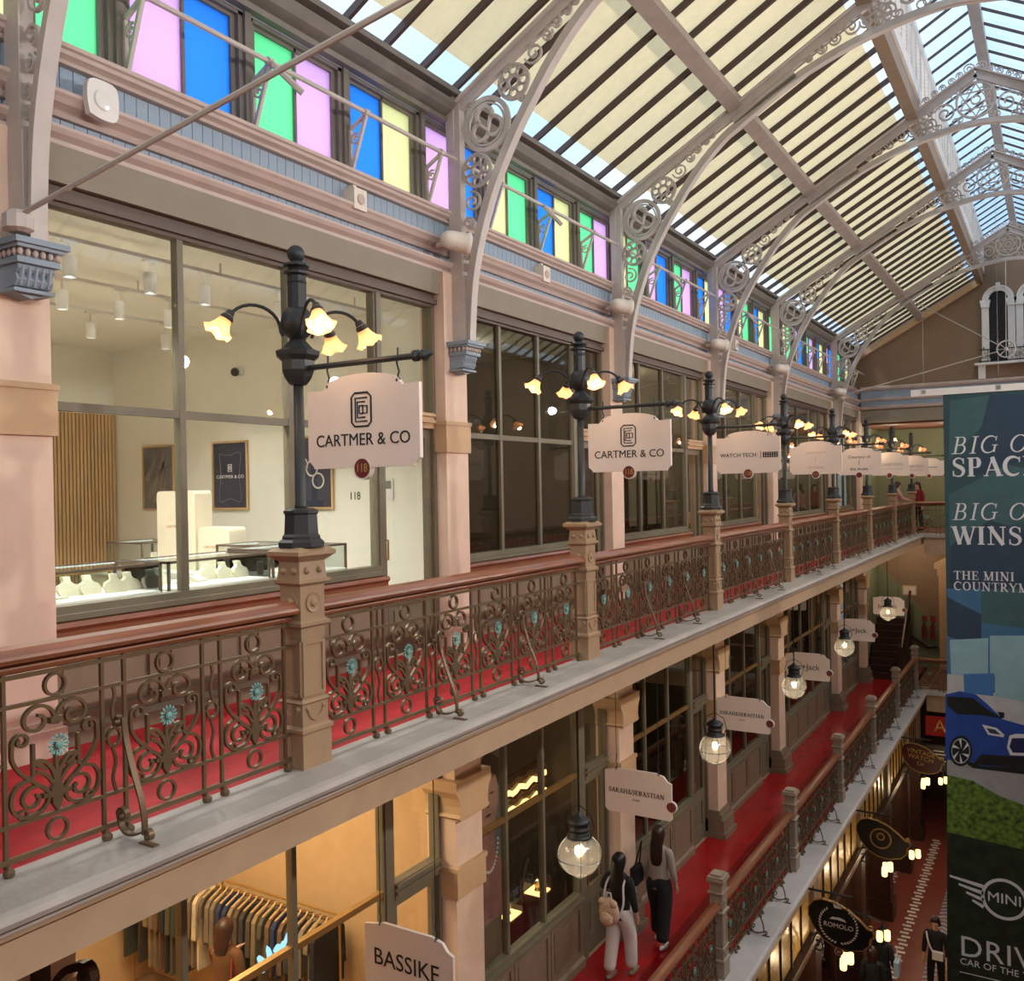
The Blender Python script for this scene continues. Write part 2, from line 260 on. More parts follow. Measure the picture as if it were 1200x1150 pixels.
# white chequer strips laid into the ground floor
def strip(x, y0, y1, w, l, mat, nm, zig=0):
    q = MB(); y = y0; i = 0
    while y < y1:
        if zig: q.prism([(x-w/2, y), (x, y+l*.45), (x+w/2, y), (x+w/2, y+l*.45), (x, y+l*.9), (x-w/2, y+l*.45)], 'z', ZG+.001, ZG+.006)
        else: q.box(x-w/2+(.03 if i % 2 else -.03), y, ZG+.001, x+w/2+(.03 if i % 2 else -.03), y+l*.5, ZG+.006)
        y += l; i += 1
    o = ob(q, nm, mat, fl, (0, 0, 0)); o['kind'] = 'stuff'; return o
_p = PZ(1048, 1133, ZG)
for x in (_p.x, -.2-(_p.x+2)): strip(x, 15, 31, .2, .21, 'tilew', 'chequer_strip')
strip(_p.x+.75, 15, 31, .26, .22, 'tileb', 'zigzag_strip', 1); strip(_p.x-.75, 27, 31, .12, .2, 'tilew', 'chequer_strip')
# gallery slabs
def slab(z, nm, lab, mled, mcar):
    o = struct(bx(-12.2, Y0, z-.3, -4.24, 36.5, z-.012), nm, 'slab', lab, 'floor')
    ob(bx(-5.82, Y0, z-.012, -4.12, 36, z), 'carpet', mcar, o)
    ob(bx(-4.12, Y0, z-.10, -3.72, 31.9, z), 'ledge', mled, o)
    ob(MB().prism([(-3.72, z), (-3.68, z-.01), (-3.67, z-.035), (-3.68, z-.06), (-3.72, z-.07)], 'y', Y0, 31.9), 'nosing', mled, o)
    ob(MB().prism([(-4.24, z-.07), (-3.72, z-.07), (-3.74, z-.13), (-3.78, z-.15), (-3.78, z-.33), (-4.24, z-.33)], 'y', Y0, 31.9), 'fascia', 'slab', o)
    # end gallery return
    ob(bx(-4.24, 31.9, z-.33, -3.72, 36.5, z), 'lobby_floor', 'mauve', o)
    ob(bx(-3.72, 31.15, z-.1, 2.5, 36.5, z), 'end_ledge', mled, o)
    ob(bx(-3.72, 31.22, z-.62, 2.5, 31.5, z-.1), 'end_fascia', 'slab', o)
    ob(bx(-3.7, 31.75, z, 2.5, 36, z+.006), 'end_carpet', 'mauve', o)
    return o
su = slab(ZU, 'floor_upper', 'upper gallery floor with red carpet and grey painted ledge', 'ledge', 'carpet')
sl = slab(ZL, 'floor_lower', 'lower gallery floor of polished red with pale marble ledge', 'marble', 'carpet2')
# matching galleries and wall across the void
for z, nm, mt, mc in ((ZU, 'upper', 'ledge', 'carpet'), (ZL, 'lower', 'marble', 'carpet2')):
    o = struct(bx(1.52, Y0, z-.33, 10, 36, z), 'floor_%s_opposite' % nm, 'slab', '%s gallery slab across the void' % nm, 'floor')
    ob(bx(1.9, Y0, z, 3.6, 31, z+.006), 'carpet', mc, o)
wr = struct(bx(3.62, Y0, ZG, 3.9, 36.5, 4.3), 'wall_right', 'pink', 'cream painted long wall across the void', 'wall')
wn = struct(bx(-12, Y0-.3, ZG, 3.9, Y0, 6.8), 'wall_near', 'endw', 'brown painted wall closing the near end', 'wall')
# ---------------------------------------------------------------- left wall
wl = MB()
wl.box(-6.0, Y0, 2.14, -5.80, 36, 3.0); wl.box(-6.0, Y0, 4.02, -5.78, 36, 4.3)
wl = struct(wl, 'wall_left', 'blue2', 'long shopfront wall with pilasters, blue frieze and mouldings', 'wall')
def mould(nm, prof, mat, y0=Y0, y1=32.0): return ob(MB().prism(prof, 'y', y0, y1), nm, mat, wl)
mould('sill_moulding', [(-5.8, 2.93), (-5.72, 2.93), (-5.71, 2.95), (-5.735, 2.965), (-5.69, 2.985), (-5.68, 3.01), (-5.66, 3.02), (-5.66, 3.05), (-5.8, 3.06)], 'mould')
mould('middle_moulding', [(-5.8, 2.565), (-5.74, 2.565), (-5.72, 2.59), (-5.74, 2.61), (-5.68, 2.64), (-5.66, 2.67), (-5.64, 2.69), (-5.64, 2.715), (-5.8, 2.73)], 'mould')
mould('lower_moulding', [(-5.8, 2.36), (-5.7, 2.36), (-5.70, 2.39), (-5.73, 2.40), (-5.68, 2.43), (-5.66, 2.46), (-5.66, 2.48), (-5.8, 2.49)], 'mould')
mould('eave_moulding', [(-5.8, 4.03), (-5.70, 4.03), (-5.68, 4.07), (-5.72, 4.09), (-5.62, 4.14), (-5.58, 4.2), (-5.58, 4.24), (-5.8, 4.3)], 'clere')
ba = bx(-.012, 0, 0, .018, .094, .19).mesh('board'); bb = bx(-.012, 0, 0, .018, .094, .065).mesh('board')
y = 2.0
while y < 12.2:
    if not any(abs(y+.05-k) < .1 for k in ()):
        link(ba, 'board', 'blue', wl, (-5.79, y, 2.735)); link(bb, 'board', 'blue', wl, (-5.79, y, 2.495))
    y += .1
q = MB()
while y < 32:
    q.box(-5.80, y, 2.735, -5.772, y+.094, 2.925); q.box(-5.80, y, 2.495, -5.772, y+.094, 2.56); y += .1
ob(q, 'far_boards', 'blue', wl)['kind'] = 'stuff'
# pilasters, upper and lower
def pil_up():
    q = MB().box(-6.0, -.21, ZU, -5.68, .21, 2.36); return q.mesh('pilaster')
pu = pil_up(); band = bx(-6.0, -.235, .40, -5.655, .235, .72).add(*(lambda m: (m.v, m.f))(bx(-6.0, -.245, .70, -5.645, .245, .74))).mesh('pilaster_band')
pbase = MB().box(-6.0, -.25, ZU, -5.64, .25, ZU+.18).box(-6, -.23, ZU+.18, -5.66, .23, ZU+.24).mesh('pilaster_base')
pl = MB().box(-6.0, -.26, ZL+.5, -5.62, .26, ZU-.3).mesh('lower_pilaster')
plc = MB().prism([(-.27, -3.56), (-.30, -3.53), (-.27, -3.5), (-.27, -3.42), (-.29, -3.33), (-.34, -3.25), (-.34, -3.13), (.34, -3.13), (.34, -3.25), (.29, -3.33), (.27, -3.42), (.27, -3.5), (.30, -3.53), (.27, -3.56)], 'x', -6.0, -5.54).mesh('pilaster_capital')
plb = MB().box(-6.0, -.28, -4.42, -5.59, .28, -4.1).box(-6.0, -.295, -4.13, -5.575, .295, -4.08).mesh('pilaster_band')
plp = MB().box(-6.0, -.31, ZL, -5.5, .31, ZL+.34).box(-6, -.34, ZL, -5.46, .34, ZL+.1).box(-6.0, -.29, ZL+.34, -5.55, .29, ZL+.44).box(-6, -.275, ZL+.44, -5.59, .275, ZL+.5).mesh('pilaster_base')
for y in YK[:-1]+[31.95, -1.3]:
    link(pu, 'pilaster', 'pink', wl, (0, y, 0)); link(band, 'pilaster_band', 'tan', wl, (0, y, 0)); link(pbase, 'pilaster_base', 'pink', wl, (0, y, 0))
    link(pl, 'lower_pilaster', 'pink', wl, (0, y, 0)); link(plc, 'pilaster_capital', 'tan', wl, (0, y, 0)); link(plb, 'pilaster_band', 'tan', wl, (0, y, 0)); link(plp, 'pilaster_base', 'mwood', wl, (0, y, 0))
# ---------------------------------------------------------------- shopfronts
XG = -5.86
WN = [0]; DN = [0]
def panelboard(q, y0, y1, z0, z1, x, d=.025, fr=.07):
    q.box(x-.04, y0, z0, x, y1, z1); q.box(x, y0, z0, x+d, y1, z0+fr); q.box(x, y0, z1-fr, x+d, y1, z1); q.box(x, y0, z0+fr, x+d, y0+fr, z1-fr); q.box(x, y1-fr, z0+fr, x+d, y1, z1-fr)
    if y1-y0 > 3*fr and z1-z0 > 3*fr: q.box(x, y0+fr*1.6, z0+fr*1.6, x+d*.6, y1-fr*1.6, z1-fr*1.6)
def shopfront(y0, y1, zf, zs, zt, zh, ztop, mulls, dy, glass, frame, up, lab):
    """window from y0 to mulls[-1] then a door from dy[0] to dy[1]"""
    WN[0] += 1; w = thing('window_%d' % WN[0], 'shop window '+lab, 'window', (XG, y0, zf), kind='structure'); w.location = (0, 0, G)
    ye = mulls[-1]; ys = [y0]+mulls
    ob(bx(XG-.06, y0, zs-.05, XG+.06, ye, zs).box(XG+.02, y0, zs-.09, XG+.12, ye, zs-.05), 'window_sill', frame, w)
    ob(bx(XG-.06, y0, zh, XG+.05, y1, ztop).box(XG+.0, y0, zh+.03, XG+.09, y1, zh+.08), 'window_head', 'brown' if up else frame, w)
    mm = bx(XG-.04, -.028, zs, XG+.035, .028, zh).mesh('mullion')
    for y in ys: link(mm, 'mullion', frame, w, (0, y+(.028 if y == y0 else 0), 0))
    ob(bx(XG-.035, y0, zt-.03, XG+.03, ye, zt+.03), 'transom', frame if up else 'brass', w)
    for a, b in zip(ys[:-1], ys[1:]):
        for c, d in ((zs, zt-.03), (zt+.03, zh)): ob(bx(XG-.004, a+.02, c, XG+.004, b-.02, d), 'pane', glass, w)
    # stall riser
    q = MB(); n = max(2, round((ye-y0)/.95)); st = (ye-y0)/n
    q.box(XG-.08, y0, zf, XG, ye, zs-.09)
    for i in range(n):
        pb = MB(); panelboard(pb, y0+i*st+.01, y0+(i+1)*st-.01, zf+.14, zs-.28 if up else zs-.12, XG+.04); ob(pb, 'riser_panel', 'mwood', w)
    ob(q, 'riser_back', 'mwood', w)
    ob(MB().prism([(XG, zf), (XG+.10, zf), (XG+.10, zf+.1), (XG+.06, zf+.14), (XG, zf+.14)], 'y', y0, ye), 'skirting', 'mwood', w)
    if up: ob(MB().prism([(XG, zs-.09), (XG+.15, zs-.10), (XG+.17, zs-.13), (XG+.14, zs-.16), (XG+.14, zs-.2), (XG+.08, zs-.24), (XG, zs-.28)], 'y', y0, ye), 'riser_cap', 'wood', w)
    # door
    DN[0] += 1; a, b = dy; dr = thing('door_%d' % DN[0], 'glazed shop door '+lab, 'door', (XG, a, zf), kind='structure'); dr.location = (0, 0, G)
    ob(bx(XG-.08, ye, zf, XG+.05, a, zh), 'jamb', frame, dr); ob(bx(XG-.08, b, zf, XG+.05, y1, zh), 'jamb', frame, dr)
    zd = zt+(.14 if up else -.02)
    ob(bx(XG-.05, a, zd-.1, XG+.06, b, zd+.07).box(XG+.03, a, zd-.04, XG+.09, b, zd-.01).box(XG+.03, a, zd+.03, XG+.09, b, zd+.06), 'door_transom', 'tan' if up else frame, dr)
    ob(bx(XG-.004, a, zd+.07, XG+.004, b, zh), 'transom_pane', glass, dr)
    lf = MB(); dw = .09; zk = zf+.95 if not up else zf+.72
    lf.box(XG-.05, a, zf+.01, XG, a+dw, zd-.1).box(XG-.05, b-dw, zf+.01, XG, b, zd-.1).box(XG-.05, a+dw, zd-.2, XG, b-dw, zd-.1).box(XG-.05, a+dw, zk-.14, XG, b-dw, zk).box(XG-.05, a+dw, zf+.01, XG, b-dw, zf+.2)
    panelboard(lf, a+dw, b-dw, zf+.2, zk-.14, XG-.02)
    l = ob(lf, 'door_leaf', frame, dr); ob(bx(XG-.03, a+dw, zk, XG-.022, b-dw, zd-.2), 'pane', glass, l)
    ob(MB().tube([(XG, a+.05, zf+1.0), (XG+.05, a+.05, zf+1.0), (XG+.05, a+.05, zf+1.2), (XG, a+.05, zf+1.2)], .01), 'handle', 'brass', l)
    return w
def bays():
    for i in range(-1, 6):
        a = (YK[i] if i >= 0 else -1.3); b = YK[i+1] if i < 5 else 31.95
        yield i, a, b
NAMES = {-1: 'before the jeweller', 0: 'of the brightly lit white jewellery shop', 1: 'beside the second Cartmer & Co lamp sign', 2: 'with cream panels behind its glass', 3: 'fourth before the end gable', 4: 'widest on the gallery, before the last truss', 5: 'next to the end gable wall'}
for i, a, b in bays():
    y0, y1 = a+.21, b-.21; d1 = y1-.05; d0 = d1-(.86 if i == 0 else .80); we = d0-.10
    mu = [4.70, 5.86, 7.04] if i == 0 else [y0+(we-y0)*(k+1)/(4 if i == 4 else 3) for k in range(4 if i == 4 else 3)]
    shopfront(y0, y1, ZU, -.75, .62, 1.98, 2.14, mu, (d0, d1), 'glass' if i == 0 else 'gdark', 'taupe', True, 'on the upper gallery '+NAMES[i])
    # sloping header panel over the shopfront
    ob(MB().prism([(-5.8, 2.12), (-5.74, 2.12), (-5.70, 2.36), (-5.8, 2.36)], 'y', y0, y1), 'header_panel', 'olive', wl)
    mu = [4.62, 5.79, 7.03] if i == 0 else [9.35, 10.27, 11.26] if i == 1 else mu
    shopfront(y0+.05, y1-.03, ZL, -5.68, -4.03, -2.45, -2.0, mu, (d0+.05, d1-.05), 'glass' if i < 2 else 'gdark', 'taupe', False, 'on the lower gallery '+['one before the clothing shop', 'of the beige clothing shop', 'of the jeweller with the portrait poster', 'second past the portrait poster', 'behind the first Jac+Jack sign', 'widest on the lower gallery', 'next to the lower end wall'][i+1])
# ---------------------------------------------------------------- shop rooms
for i, a, b in bays():
    n = 'before_first' if i < 0 else ORD[i]
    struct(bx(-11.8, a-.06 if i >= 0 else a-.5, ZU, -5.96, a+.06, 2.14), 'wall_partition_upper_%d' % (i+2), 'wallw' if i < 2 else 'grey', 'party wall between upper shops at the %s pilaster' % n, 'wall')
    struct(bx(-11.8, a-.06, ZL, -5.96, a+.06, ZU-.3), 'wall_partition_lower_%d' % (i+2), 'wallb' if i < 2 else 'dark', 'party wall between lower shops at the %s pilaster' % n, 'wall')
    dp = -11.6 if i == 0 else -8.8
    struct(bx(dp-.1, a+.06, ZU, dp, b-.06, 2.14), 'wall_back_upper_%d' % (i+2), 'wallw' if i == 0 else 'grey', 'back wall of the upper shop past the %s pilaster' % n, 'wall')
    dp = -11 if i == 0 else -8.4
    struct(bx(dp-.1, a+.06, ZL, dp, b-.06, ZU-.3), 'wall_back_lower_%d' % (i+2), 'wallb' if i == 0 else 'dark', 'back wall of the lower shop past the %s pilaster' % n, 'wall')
struct(bx(-11.8, Y0, 2.06, -6.0, 32, 2.2), 'ceiling_shops', 'wallw', 'white ceiling over the upper shops', 'ceiling')
# ---------------------------------------------------------------- clerestory windows
PAT = [['pink', 'blue'], ['green', 'pink'], ['blue', 'yellow'], ['pink', 'blue'], ['yellow', 'green'], ['blue', 'yellow'], ['green', 'pink'], ['yellow', 'green']]
lefts = [(4.30+1.217*j, .955, PAT[j % 8]) for j in range(-1, 22)]
cw = MB(); last = 1.2
for j, (ys, wd, cs) in enumerate(lefts):
    WN[0] += 1
    w = thing('window_%d' % WN[0], 'clerestory window of %s and %s glass, %d%s in the row from the end gable' % (cs[0], cs[1], len(lefts)-j, 'th' if 10 <= len(lefts)-j <= 20 else {1: 'st', 2: 'nd', 3: 'rd'}.get((len(lefts)-j) % 10, 'th')), 'window', (-5.86, ys, 3.06), kind='structure')
    q = MB(); h0, h1 = .05, .90
    for a, b in ((-.05, 0), (wd, wd+.05), (wd*.5-.012, wd*.5+.012)): q.box(-.03, a, 0, .03, b, .95)
    q.box(-.03, 0, 0, .03, wd, h0); q.box(-.03, 0, h1, .03, wd, .95)
    ob(q, 'window_frame', 'clere', w)
    for h, c in enumerate(cs): ob(bx(-.006, (wd*.5+.012)*h, h0, .006, wd*.5-.012 if h == 0 else wd, h1), 'pane', PANE[c], w)
    if ys-.05 > last: cw.box(-5.95, last, 3.05, -5.79, ys-.05, 4.03); cw.box(-5.79, (last+ys-.05)/2-.035, 3.05, -5.76, (last+ys-.05)/2+.035, 4.03)
    last = ys+wd+.05
cw.box(-5.95, last, 3.05, -5.79, 32.1, 4.03); cw.box(-5.95, Y0, 3.05, -5.79, 2.0, 4.03); cw.box(-5.95, 1.2, 3.99, -5.79, 32, 4.05)
ob(cw, 'clerestory_posts', 'clere', wl)
# ================================================================ ROOF
def mx(x): return 2*XC-x
g = MB()
for s in (0, 1):
    P = [(-5.95, rz_(-5.95)+.20), (-2.05, rz_(-2.05)+.20), (-2.05, rz_(-2.05)+.206), (-5.95, rz_(-5.95)+.206)]
    g.prism(mir(P, XC) if s else P, 'y', Y0, 32.3)
    P = [(-2.0, 7.45), (XC, 7.95), (XC, 7.956), (-2.0, 7.456)]
    g.prism(mir(P, XC) if s else P, 'y', Y0, 32.3)
ce = struct(g, 'ceiling', 'groof', 'glazed pitched roof with raised lantern over the arcade', 'ceiling')
# purlins, lantern curbs, ridge
def roofbar(nm, P, mat, both=True, y0=Y0, y1=32.2):
    ob(MB().prism(P, 'y', y0, y1), nm, mat, ce)
    if both: ob(MB().prism(mir(P, XC), 'y', y0, y1), nm, mat, ce)
zp = rz_(-3.77)
roofbar('purlin', [(-3.83, zp-.08), (-3.71, zp-.02), (-3.71, zp+.10), (-3.83, zp+.03)], 'trussd')
roofbar('purlin_flange', [(-3.86, zp-.125), (-3.68, zp-.04), (-3.69, zp-.02), (-3.87, zp-.105)], 'trussd')
roofbar('lantern_curb', [(-2.16, 6.16), (-1.98, 6.16), (-1.98, 6.46), (-2.16, 6.40)], pm('curb_paint', '96826F', .5))
roofbar('lantern_curb_trim', [(-2.0, 6.46), (-1.94, 6.46), (-1.94, 6.66), (-2.02, 6.66)], 'white')
roofbar('lantern_head', [(-2.02, 7.34), (-1.9, 7.34), (-1.9, 7.48), (-2.02, 7.46)], 'white')
roofbar('ridge_beam', [(XC-.09, 7.74), (XC+.09, 7.74), (XC+.09, 7.92), (XC-.09, 7.92)], 'truss', False)
roofbar('eave_plate', [(-5.95, 4.26), (-5.55, 4.30), (-5.55, 4.36), (-5.95, 4.34)], 'clere')
# louvre blades of the lantern sides
q = MB(); z = 6.70
while z < 7.32:
    for s in (1, -1):
        P = [(-2.0, z), (-1.94, z+.05), (-1.94, z+.058), (-2.0, z+.008)]
        q.prism(P if s > 0 else mir(P, XC), 'y', Y0, 32.1)
    z += .066
y = 1.0
while y < 32:
    for s in (1, -1): q.prism([(-1.96, 6.66), (-1.93, 6.66), (-1.93, 7.34), (-1.96, 7.34)] if s > 0 else mir([(-1.96, 6.66), (-1.93, 6.66), (-1.93, 7.34), (-1.96, 7.34)], XC), 'y', y, y+.03)
    y += .55
ob(q, 'lantern_louvres', 'white', ce)
# glazing bars
def sbar(x0, x1, dz, w, h): 
    return MB().prism([(x0, rz_(x0)+dz-h), (x1, rz_(x1)+dz-h), (x1, rz_(x1)+dz), (x0, rz_(x0)+dz)], 'y', -w/2, w/2)
gb = sbar(-5.85, -2.08, .195, .045, .085).mesh('glazing_bar'); gr = sbar(mx(-5.85), mx(-2.08), .195, .045, .085).mesh('glazing_bar')
lb_ = MB().prism([(-1.98, 7.39), (XC, 7.89), (XC, 7.94), (-1.98, 7.44)], 'y', -.012, .012).mesh('lantern_bar'); lb2 = MB().prism(mir([(-1.98, 7.39), (XC, 7.89), (XC, 7.94), (-1.98, 7.44)], XC), 'y', -.012, .012).mesh('lantern_bar')
y = 9.99-.59*14; k = 0
while y < 32:
    link(gb, 'glazing_bar', 'bar', ce, (0, y, 0)); link(gr, 'glazing_bar', 'bar', ce, (0, y, 0))
    link(lb_, 'lantern_bar', 'bar', ce, (0, y, 0)); link(lb2, 'lantern_bar', 'bar', ce, (0, y, 0)); y += .59
# roof blinds, one per bay
for i in range(-1, 6):
    a = YK[i] if i >= 0 else -1.3; b = YK[i+1] if i < 5 else 32.0
    for s in (0, 1):
        x0, x1 = (mx(-5.4), mx(-3.9)) if s else (-5.4, -2.34)
        ob(MB().add([(x0, a, rz_(x0)+.198), (x1, a, rz_(x1)+.198), (x1, b, rz_(x1)+.198), (x0, b, rz_(x0)+.198)], [(0, 1, 2, 3)]), 'roof_blind', 'blind', ce)
# ---------------------------------------------------------------- arch trusses
RIB = [(-5.50, 1.62), (-5.49, 1.82), (-5.445, 2.3), (-5.33, 2.78), (-5.16, 3.24), (-4.94, 3.66), (-4.70, 4.03), (-4.38, 4.46), (-4.03, 4.81), (-3.75, 5.0), (-3.06, 5.40), (-2.41, 5.66), (-1.88, 5.80), (-1.4, 5.88), (XC, 5.90)]
RIBC = crom(RIB, 3)
def petals(q, cx, cy, r, n, w, t):
    q.flat(circ(cx, cy, r, 22), w*1.3, t, closed=True); q.flat(circ(cx, cy, r*.36, 14), w, t, closed=True)
    for i in range(n):
        a = 2*PI*i/n; q.flat(circ(cx+r*.67*math.cos(a), cy+r*.67*math.sin(a), r*.27, 8), w*.8, t, closed=True)
def trefoil(q, cx, cy, r, w, t):
    q.flat(circ(cx, cy, r, 26), w*1.6, t, closed=True); q.flat(circ(cx, cy, r*.82, 24), w*.6, t*.8, closed=True)
    for a in (90, 210, 330):
        a += 12; c = (cx+r*.36*math.cos(R(a)), cy+r*.36*math.sin(R(a)))
        q.flat(arc(c[0], c[1], r*.36, a-125, a+125, 16), w*1.1, t)
    q.flat([(cx-.12*r/.27, cy+.05), (cx+.02, cy-.07), (cx+.05, cy+.08)], w, t)
def scroll(q, cx, cy, r, a0, d, w, t): q.flat(spiral(cx, cy, r, r*.18, a0, a0+d*560, 26), w, t)
def truss_meshes():
    D = {}
    def both(f, nm):
        q = MB(); f(q); D[nm] = q.mesh(nm); p_ = MB(); p_.add([(2*XC-x, y, z) for x, y, z in q.v], [f_[::-1] for f_ in q.f]); D[nm+'*'] = p_.mesh(nm)
    both(lambda q: q.flat([(-5.72, 4.12), (XC-.002, rz_(XC)-.06)], .15, .07).flat([(-5.66, 4.19), (XC-.002, rz_(XC)+.02)], .02, .16), 'rafter')
    both(lambda q: q.flat(RIBC, .10, .05).flat([(u+.045, v-.03) for u, v in RIBC], .02, .11), 'arched_rib')
    both(lambda q: q.flat([(-5.62, 1.6), (-5.62, 4.2)], .16, .10).flat([(-5.66, 3.7), (-5.66, 4.3)], .1, .13).flat([(-5.56, 1.6), (-5.56, 2.3)], .10, .12), 'wall_post')
    both(lambda q: q.flat([(-3.86, 5.12), (-3.0, 5.56)], .26, .05), 'gusset_plate')
    both(lambda q: (trefoil(q, -5.22, 3.92, .275, .032, .035)), 'trefoil_roundel')
    both(lambda q: petals(q, -4.87, 4.29, .18, 8, .024, .032), 'petal_roundel'); both(lambda q: petals(q, -5.35, 3.45, .175, 8, .022, .032), 'lower_roundel')
    def scr(q):
        for cx, cy, r, a, d in ((-4.62, 4.53, .115, 200, 1), (-4.46, 4.68, .07, 30, -1), (-4.34, 4.78, .06, 200, 1), (-4.22, 4.86, .05, 30, -1), (-4.12, 4.93, .04, 200, 1), (-5.42, 3.12, .115, 100, -1), (-5.47, 2.9, .075, 280, 1), (-5.50, 2.72, .06, 90, -1), (-5.52, 2.56, .05, 270, 1), (-5.53, 2.42, .045, 90, -1), (-5.535, 2.3, .035, 270, 1), (-5.42, 4.15, .05, 0, 1), (-4.78, 4.10, .045, 0, 1)):
            scroll(q, cx, cy, r, a, d, .02, .03)
        for cx, cy, r, a, d in ((-2.78, 5.66, .05, 200, 1), (-2.62, 5.74, .07, 20, -1), (-2.44, 5.83, .085, 200, 1), (-2.24, 5.93, .11, 20, -1), (-2.06, 5.95, .08, 200, 1)):
            scroll(q, cx, cy, r, a, d, .02, .03)
        q.flat([(-1.98, 5.80), (-2.14, 6.06)], .04, .04)
    both(scr, 'scrollwork')
    def cen(q):
        scroll(q, -1.56, 6.15, .17, 160, -1, .026, .03); scroll(q, -1.80, 6.02, .11, 330, 1, .022, .03); scroll(q, -1.78, 6.24, .06, 200, 1, .018, .03)
        for cx, cy, r in ((-1.40, 5.98, .055), (-1.42, 6.42, .05), (-1.66, 5.94, .045), (-1.9, 5.92, .05), (-1.93, 6.12, .05), (-1.62, 6.37, .035)): q.flat(circ(cx, cy, r, 10), .016, .03, closed=True)
    def lace(q):
        gx = -1.98
        while gx < -1.12:
            i = 0; zl = 5.80+.1*(1-((gx-XC)/.8)**2) ; gz = zl+.11
            while gz < rz_(gx)-.17:
                if math.hypot(gx-XC, gz-6.28) > .36 and math.hypot(gx+1.56, gz-6.15) > .215: q.flat(circ(gx, gz, .042, 8), .014, .03, closed=True)
                gz += .092
            gx += .092
    both(cen, 'centre_scrolls'); both(lace, 'lace_rings')
    q = MB(); c = (XC, 6.28); q.flat(circ(c[0], c[1], .29, 28), .035, .04, closed=True); q.flat(circ(c[0], c[1], .07, 12), .02, .04, closed=True)
    for o in (90, 270): q.flat([(c[0]+.27*math.cos(R(o+120*i)), c[1]+.27*math.sin(R(o+120*i))) for i in range(3)], .03, .035, closed=True)
    for i in range(6): q.flat(circ(c[0]+.18*math.cos(R(60*i)), c[1]+.18*math.sin(R(60*i)), .035, 8), .012, .03, closed=True)
    D['star_roundel'] = q.mesh('star_roundel')
    def cre(q):
        for i in range(6): scroll(q, XC-.1-.13*i, rz_(XC-.1-.13*i)+.09, .06 if i else .09, 20+180*(i % 2), -1 if i % 2 else 1, .016, .03)
    both(cre, 'cresting')
    c = MB()
    def corb(q):
        q.box(-5.70, -.24, 1.55, -5.30, .24, 1.60); q.box(-5.70, -.21, 1.52, -5.33, .21, 1.55); q.box(-5.70, -.19, 1.40, -5.37, .19, 1.45); q.box(-5.7, -.15, 1.45, -5.40, .15, 1.52)
        q.prism([(-5.70, 1.40), (-5.42, 1.40), (-5.41, 1.36), (-5.45, 1.32), (-5.43, 1.27), (-5.47, 1.22), (-5.70, 1.20)], 'y', -.16, .16); q.box(-5.7, -.18, 1.17, -5.44, .18, 1.20); q.prism([(-.13, 1.17), (.13, 1.17), (0, 1.13)], 'x', -5.7, -5.5)
        for i in range(5): q.tube([(-5.415-.003*i*0, -.12+.06*i, 1.38), (-5.43, -.12+.06*i, 1.31), (-5.46, -.12+.06*i, 1.23)], .018, 5)
    shr = lambda f: (lambda q: (f(q), q.xf(lambda x, y, z: (-5.68+(x+5.68)*.76, y*.74, 1.6-(1.6-z)*.74))))
    both(shr(corb), 'corbel')
    def egg(q):
        for i in range(6): q.sphere((-5.375, -.165+.066*i, 1.487), .03, 8, 6, (.8, .8, 1.15))
        for i in range(4): q.sphere((-5.42-.07*i, -.185, 1.487), .03, 8, 6, (.8, .6, 1.15))
    both(shr(egg), 'egg_moulding')
    return D
TM = truss_meshes()
tnames = ['nearest the jeweller\'s first window', 'past the bright jewellery shop', 'past the second shopfront', 'past the third shopfront', 'before the widest bay', 'closest to the end gable wall']
for k in range(6):
    t = thing('arch_truss', 'pale iron arched roof truss, '+tnames[k], 'roof truss', (0, YK[k], 0), group='arched trusses along the arcade roof')
    for nm, me in TM.items():
        nm = nm.strip('*'); o = link(me, nm, {'corbel': 'blue2', 'egg_moulding': 'mould'}.get(nm, 'truss'), t)
        if nm in ('scrollwork', 'centre_scrolls', 'cresting', 'egg_moulding', 'lace_rings'): o['kind'] = 'stuff'
# tie rods with centre wheel (first and last truss)
def tie(Y, lab):
    t = thing('tie_rod', lab, 'tie rod', (0, Y, 0), group='iron tie rods under the trusses')
    c = (XC-.08, 3.47 if Y > 10 else 2.36)
    for s in (1, -1):
        for nm, a, b in (('rod', (XC-s*4.35, 1.72 if Y < 10 else 2.5), (c[0]-s*.2, c[1]-.05)), ('hanger', (XC-s*2.6, 5.2), (c[0]-s*.17, c[1]+.12))):
            ob(MB().tube([(a[0], .0, a[1]), (b[0], 0, b[1])], .016 if nm == 'rod' else .012), nm, 'truss', t)
    ob(MB().tube([(c[0], 0, c[1]+.2), (c[0]+.02, 0, 5.86)], .012), 'king_rod', 'truss', t)
    q = MB().tube([(c[0]+.22*math.cos(R(a)), 0, c[1]+.22*math.sin(R(a))) for a in range(0, 360, 20)], .022, 6, True)
    for a in range(0, 180, 45): q.tube([(c[0]-.22*math.cos(R(a)), 0, c[1]-.22*math.sin(R(a))), (c[0]+.22*math.cos(R(a)), 0, c[1]+.22*math.sin(R(a)))], .012)
    q.sphere((c[0], 0, c[1]), .05); ob(q, 'wheel', 'truss', t)
    for s in (1, -1): ob(MB().lathe([(.05, 0), (.09, .02), (.09, .1), (.06, .13)], 10, (XC-s*4.33, 0, 1.62 if Y < 10 else 2.4)), 'collar', 'truss', t)
tie(YK[0]-.14, 'thin iron tie rod springing from the corbel clamp beside the jeweller'); tie(YK[5]-.14, 'iron tie rods meeting at a spoked wheel before the gable balcony')
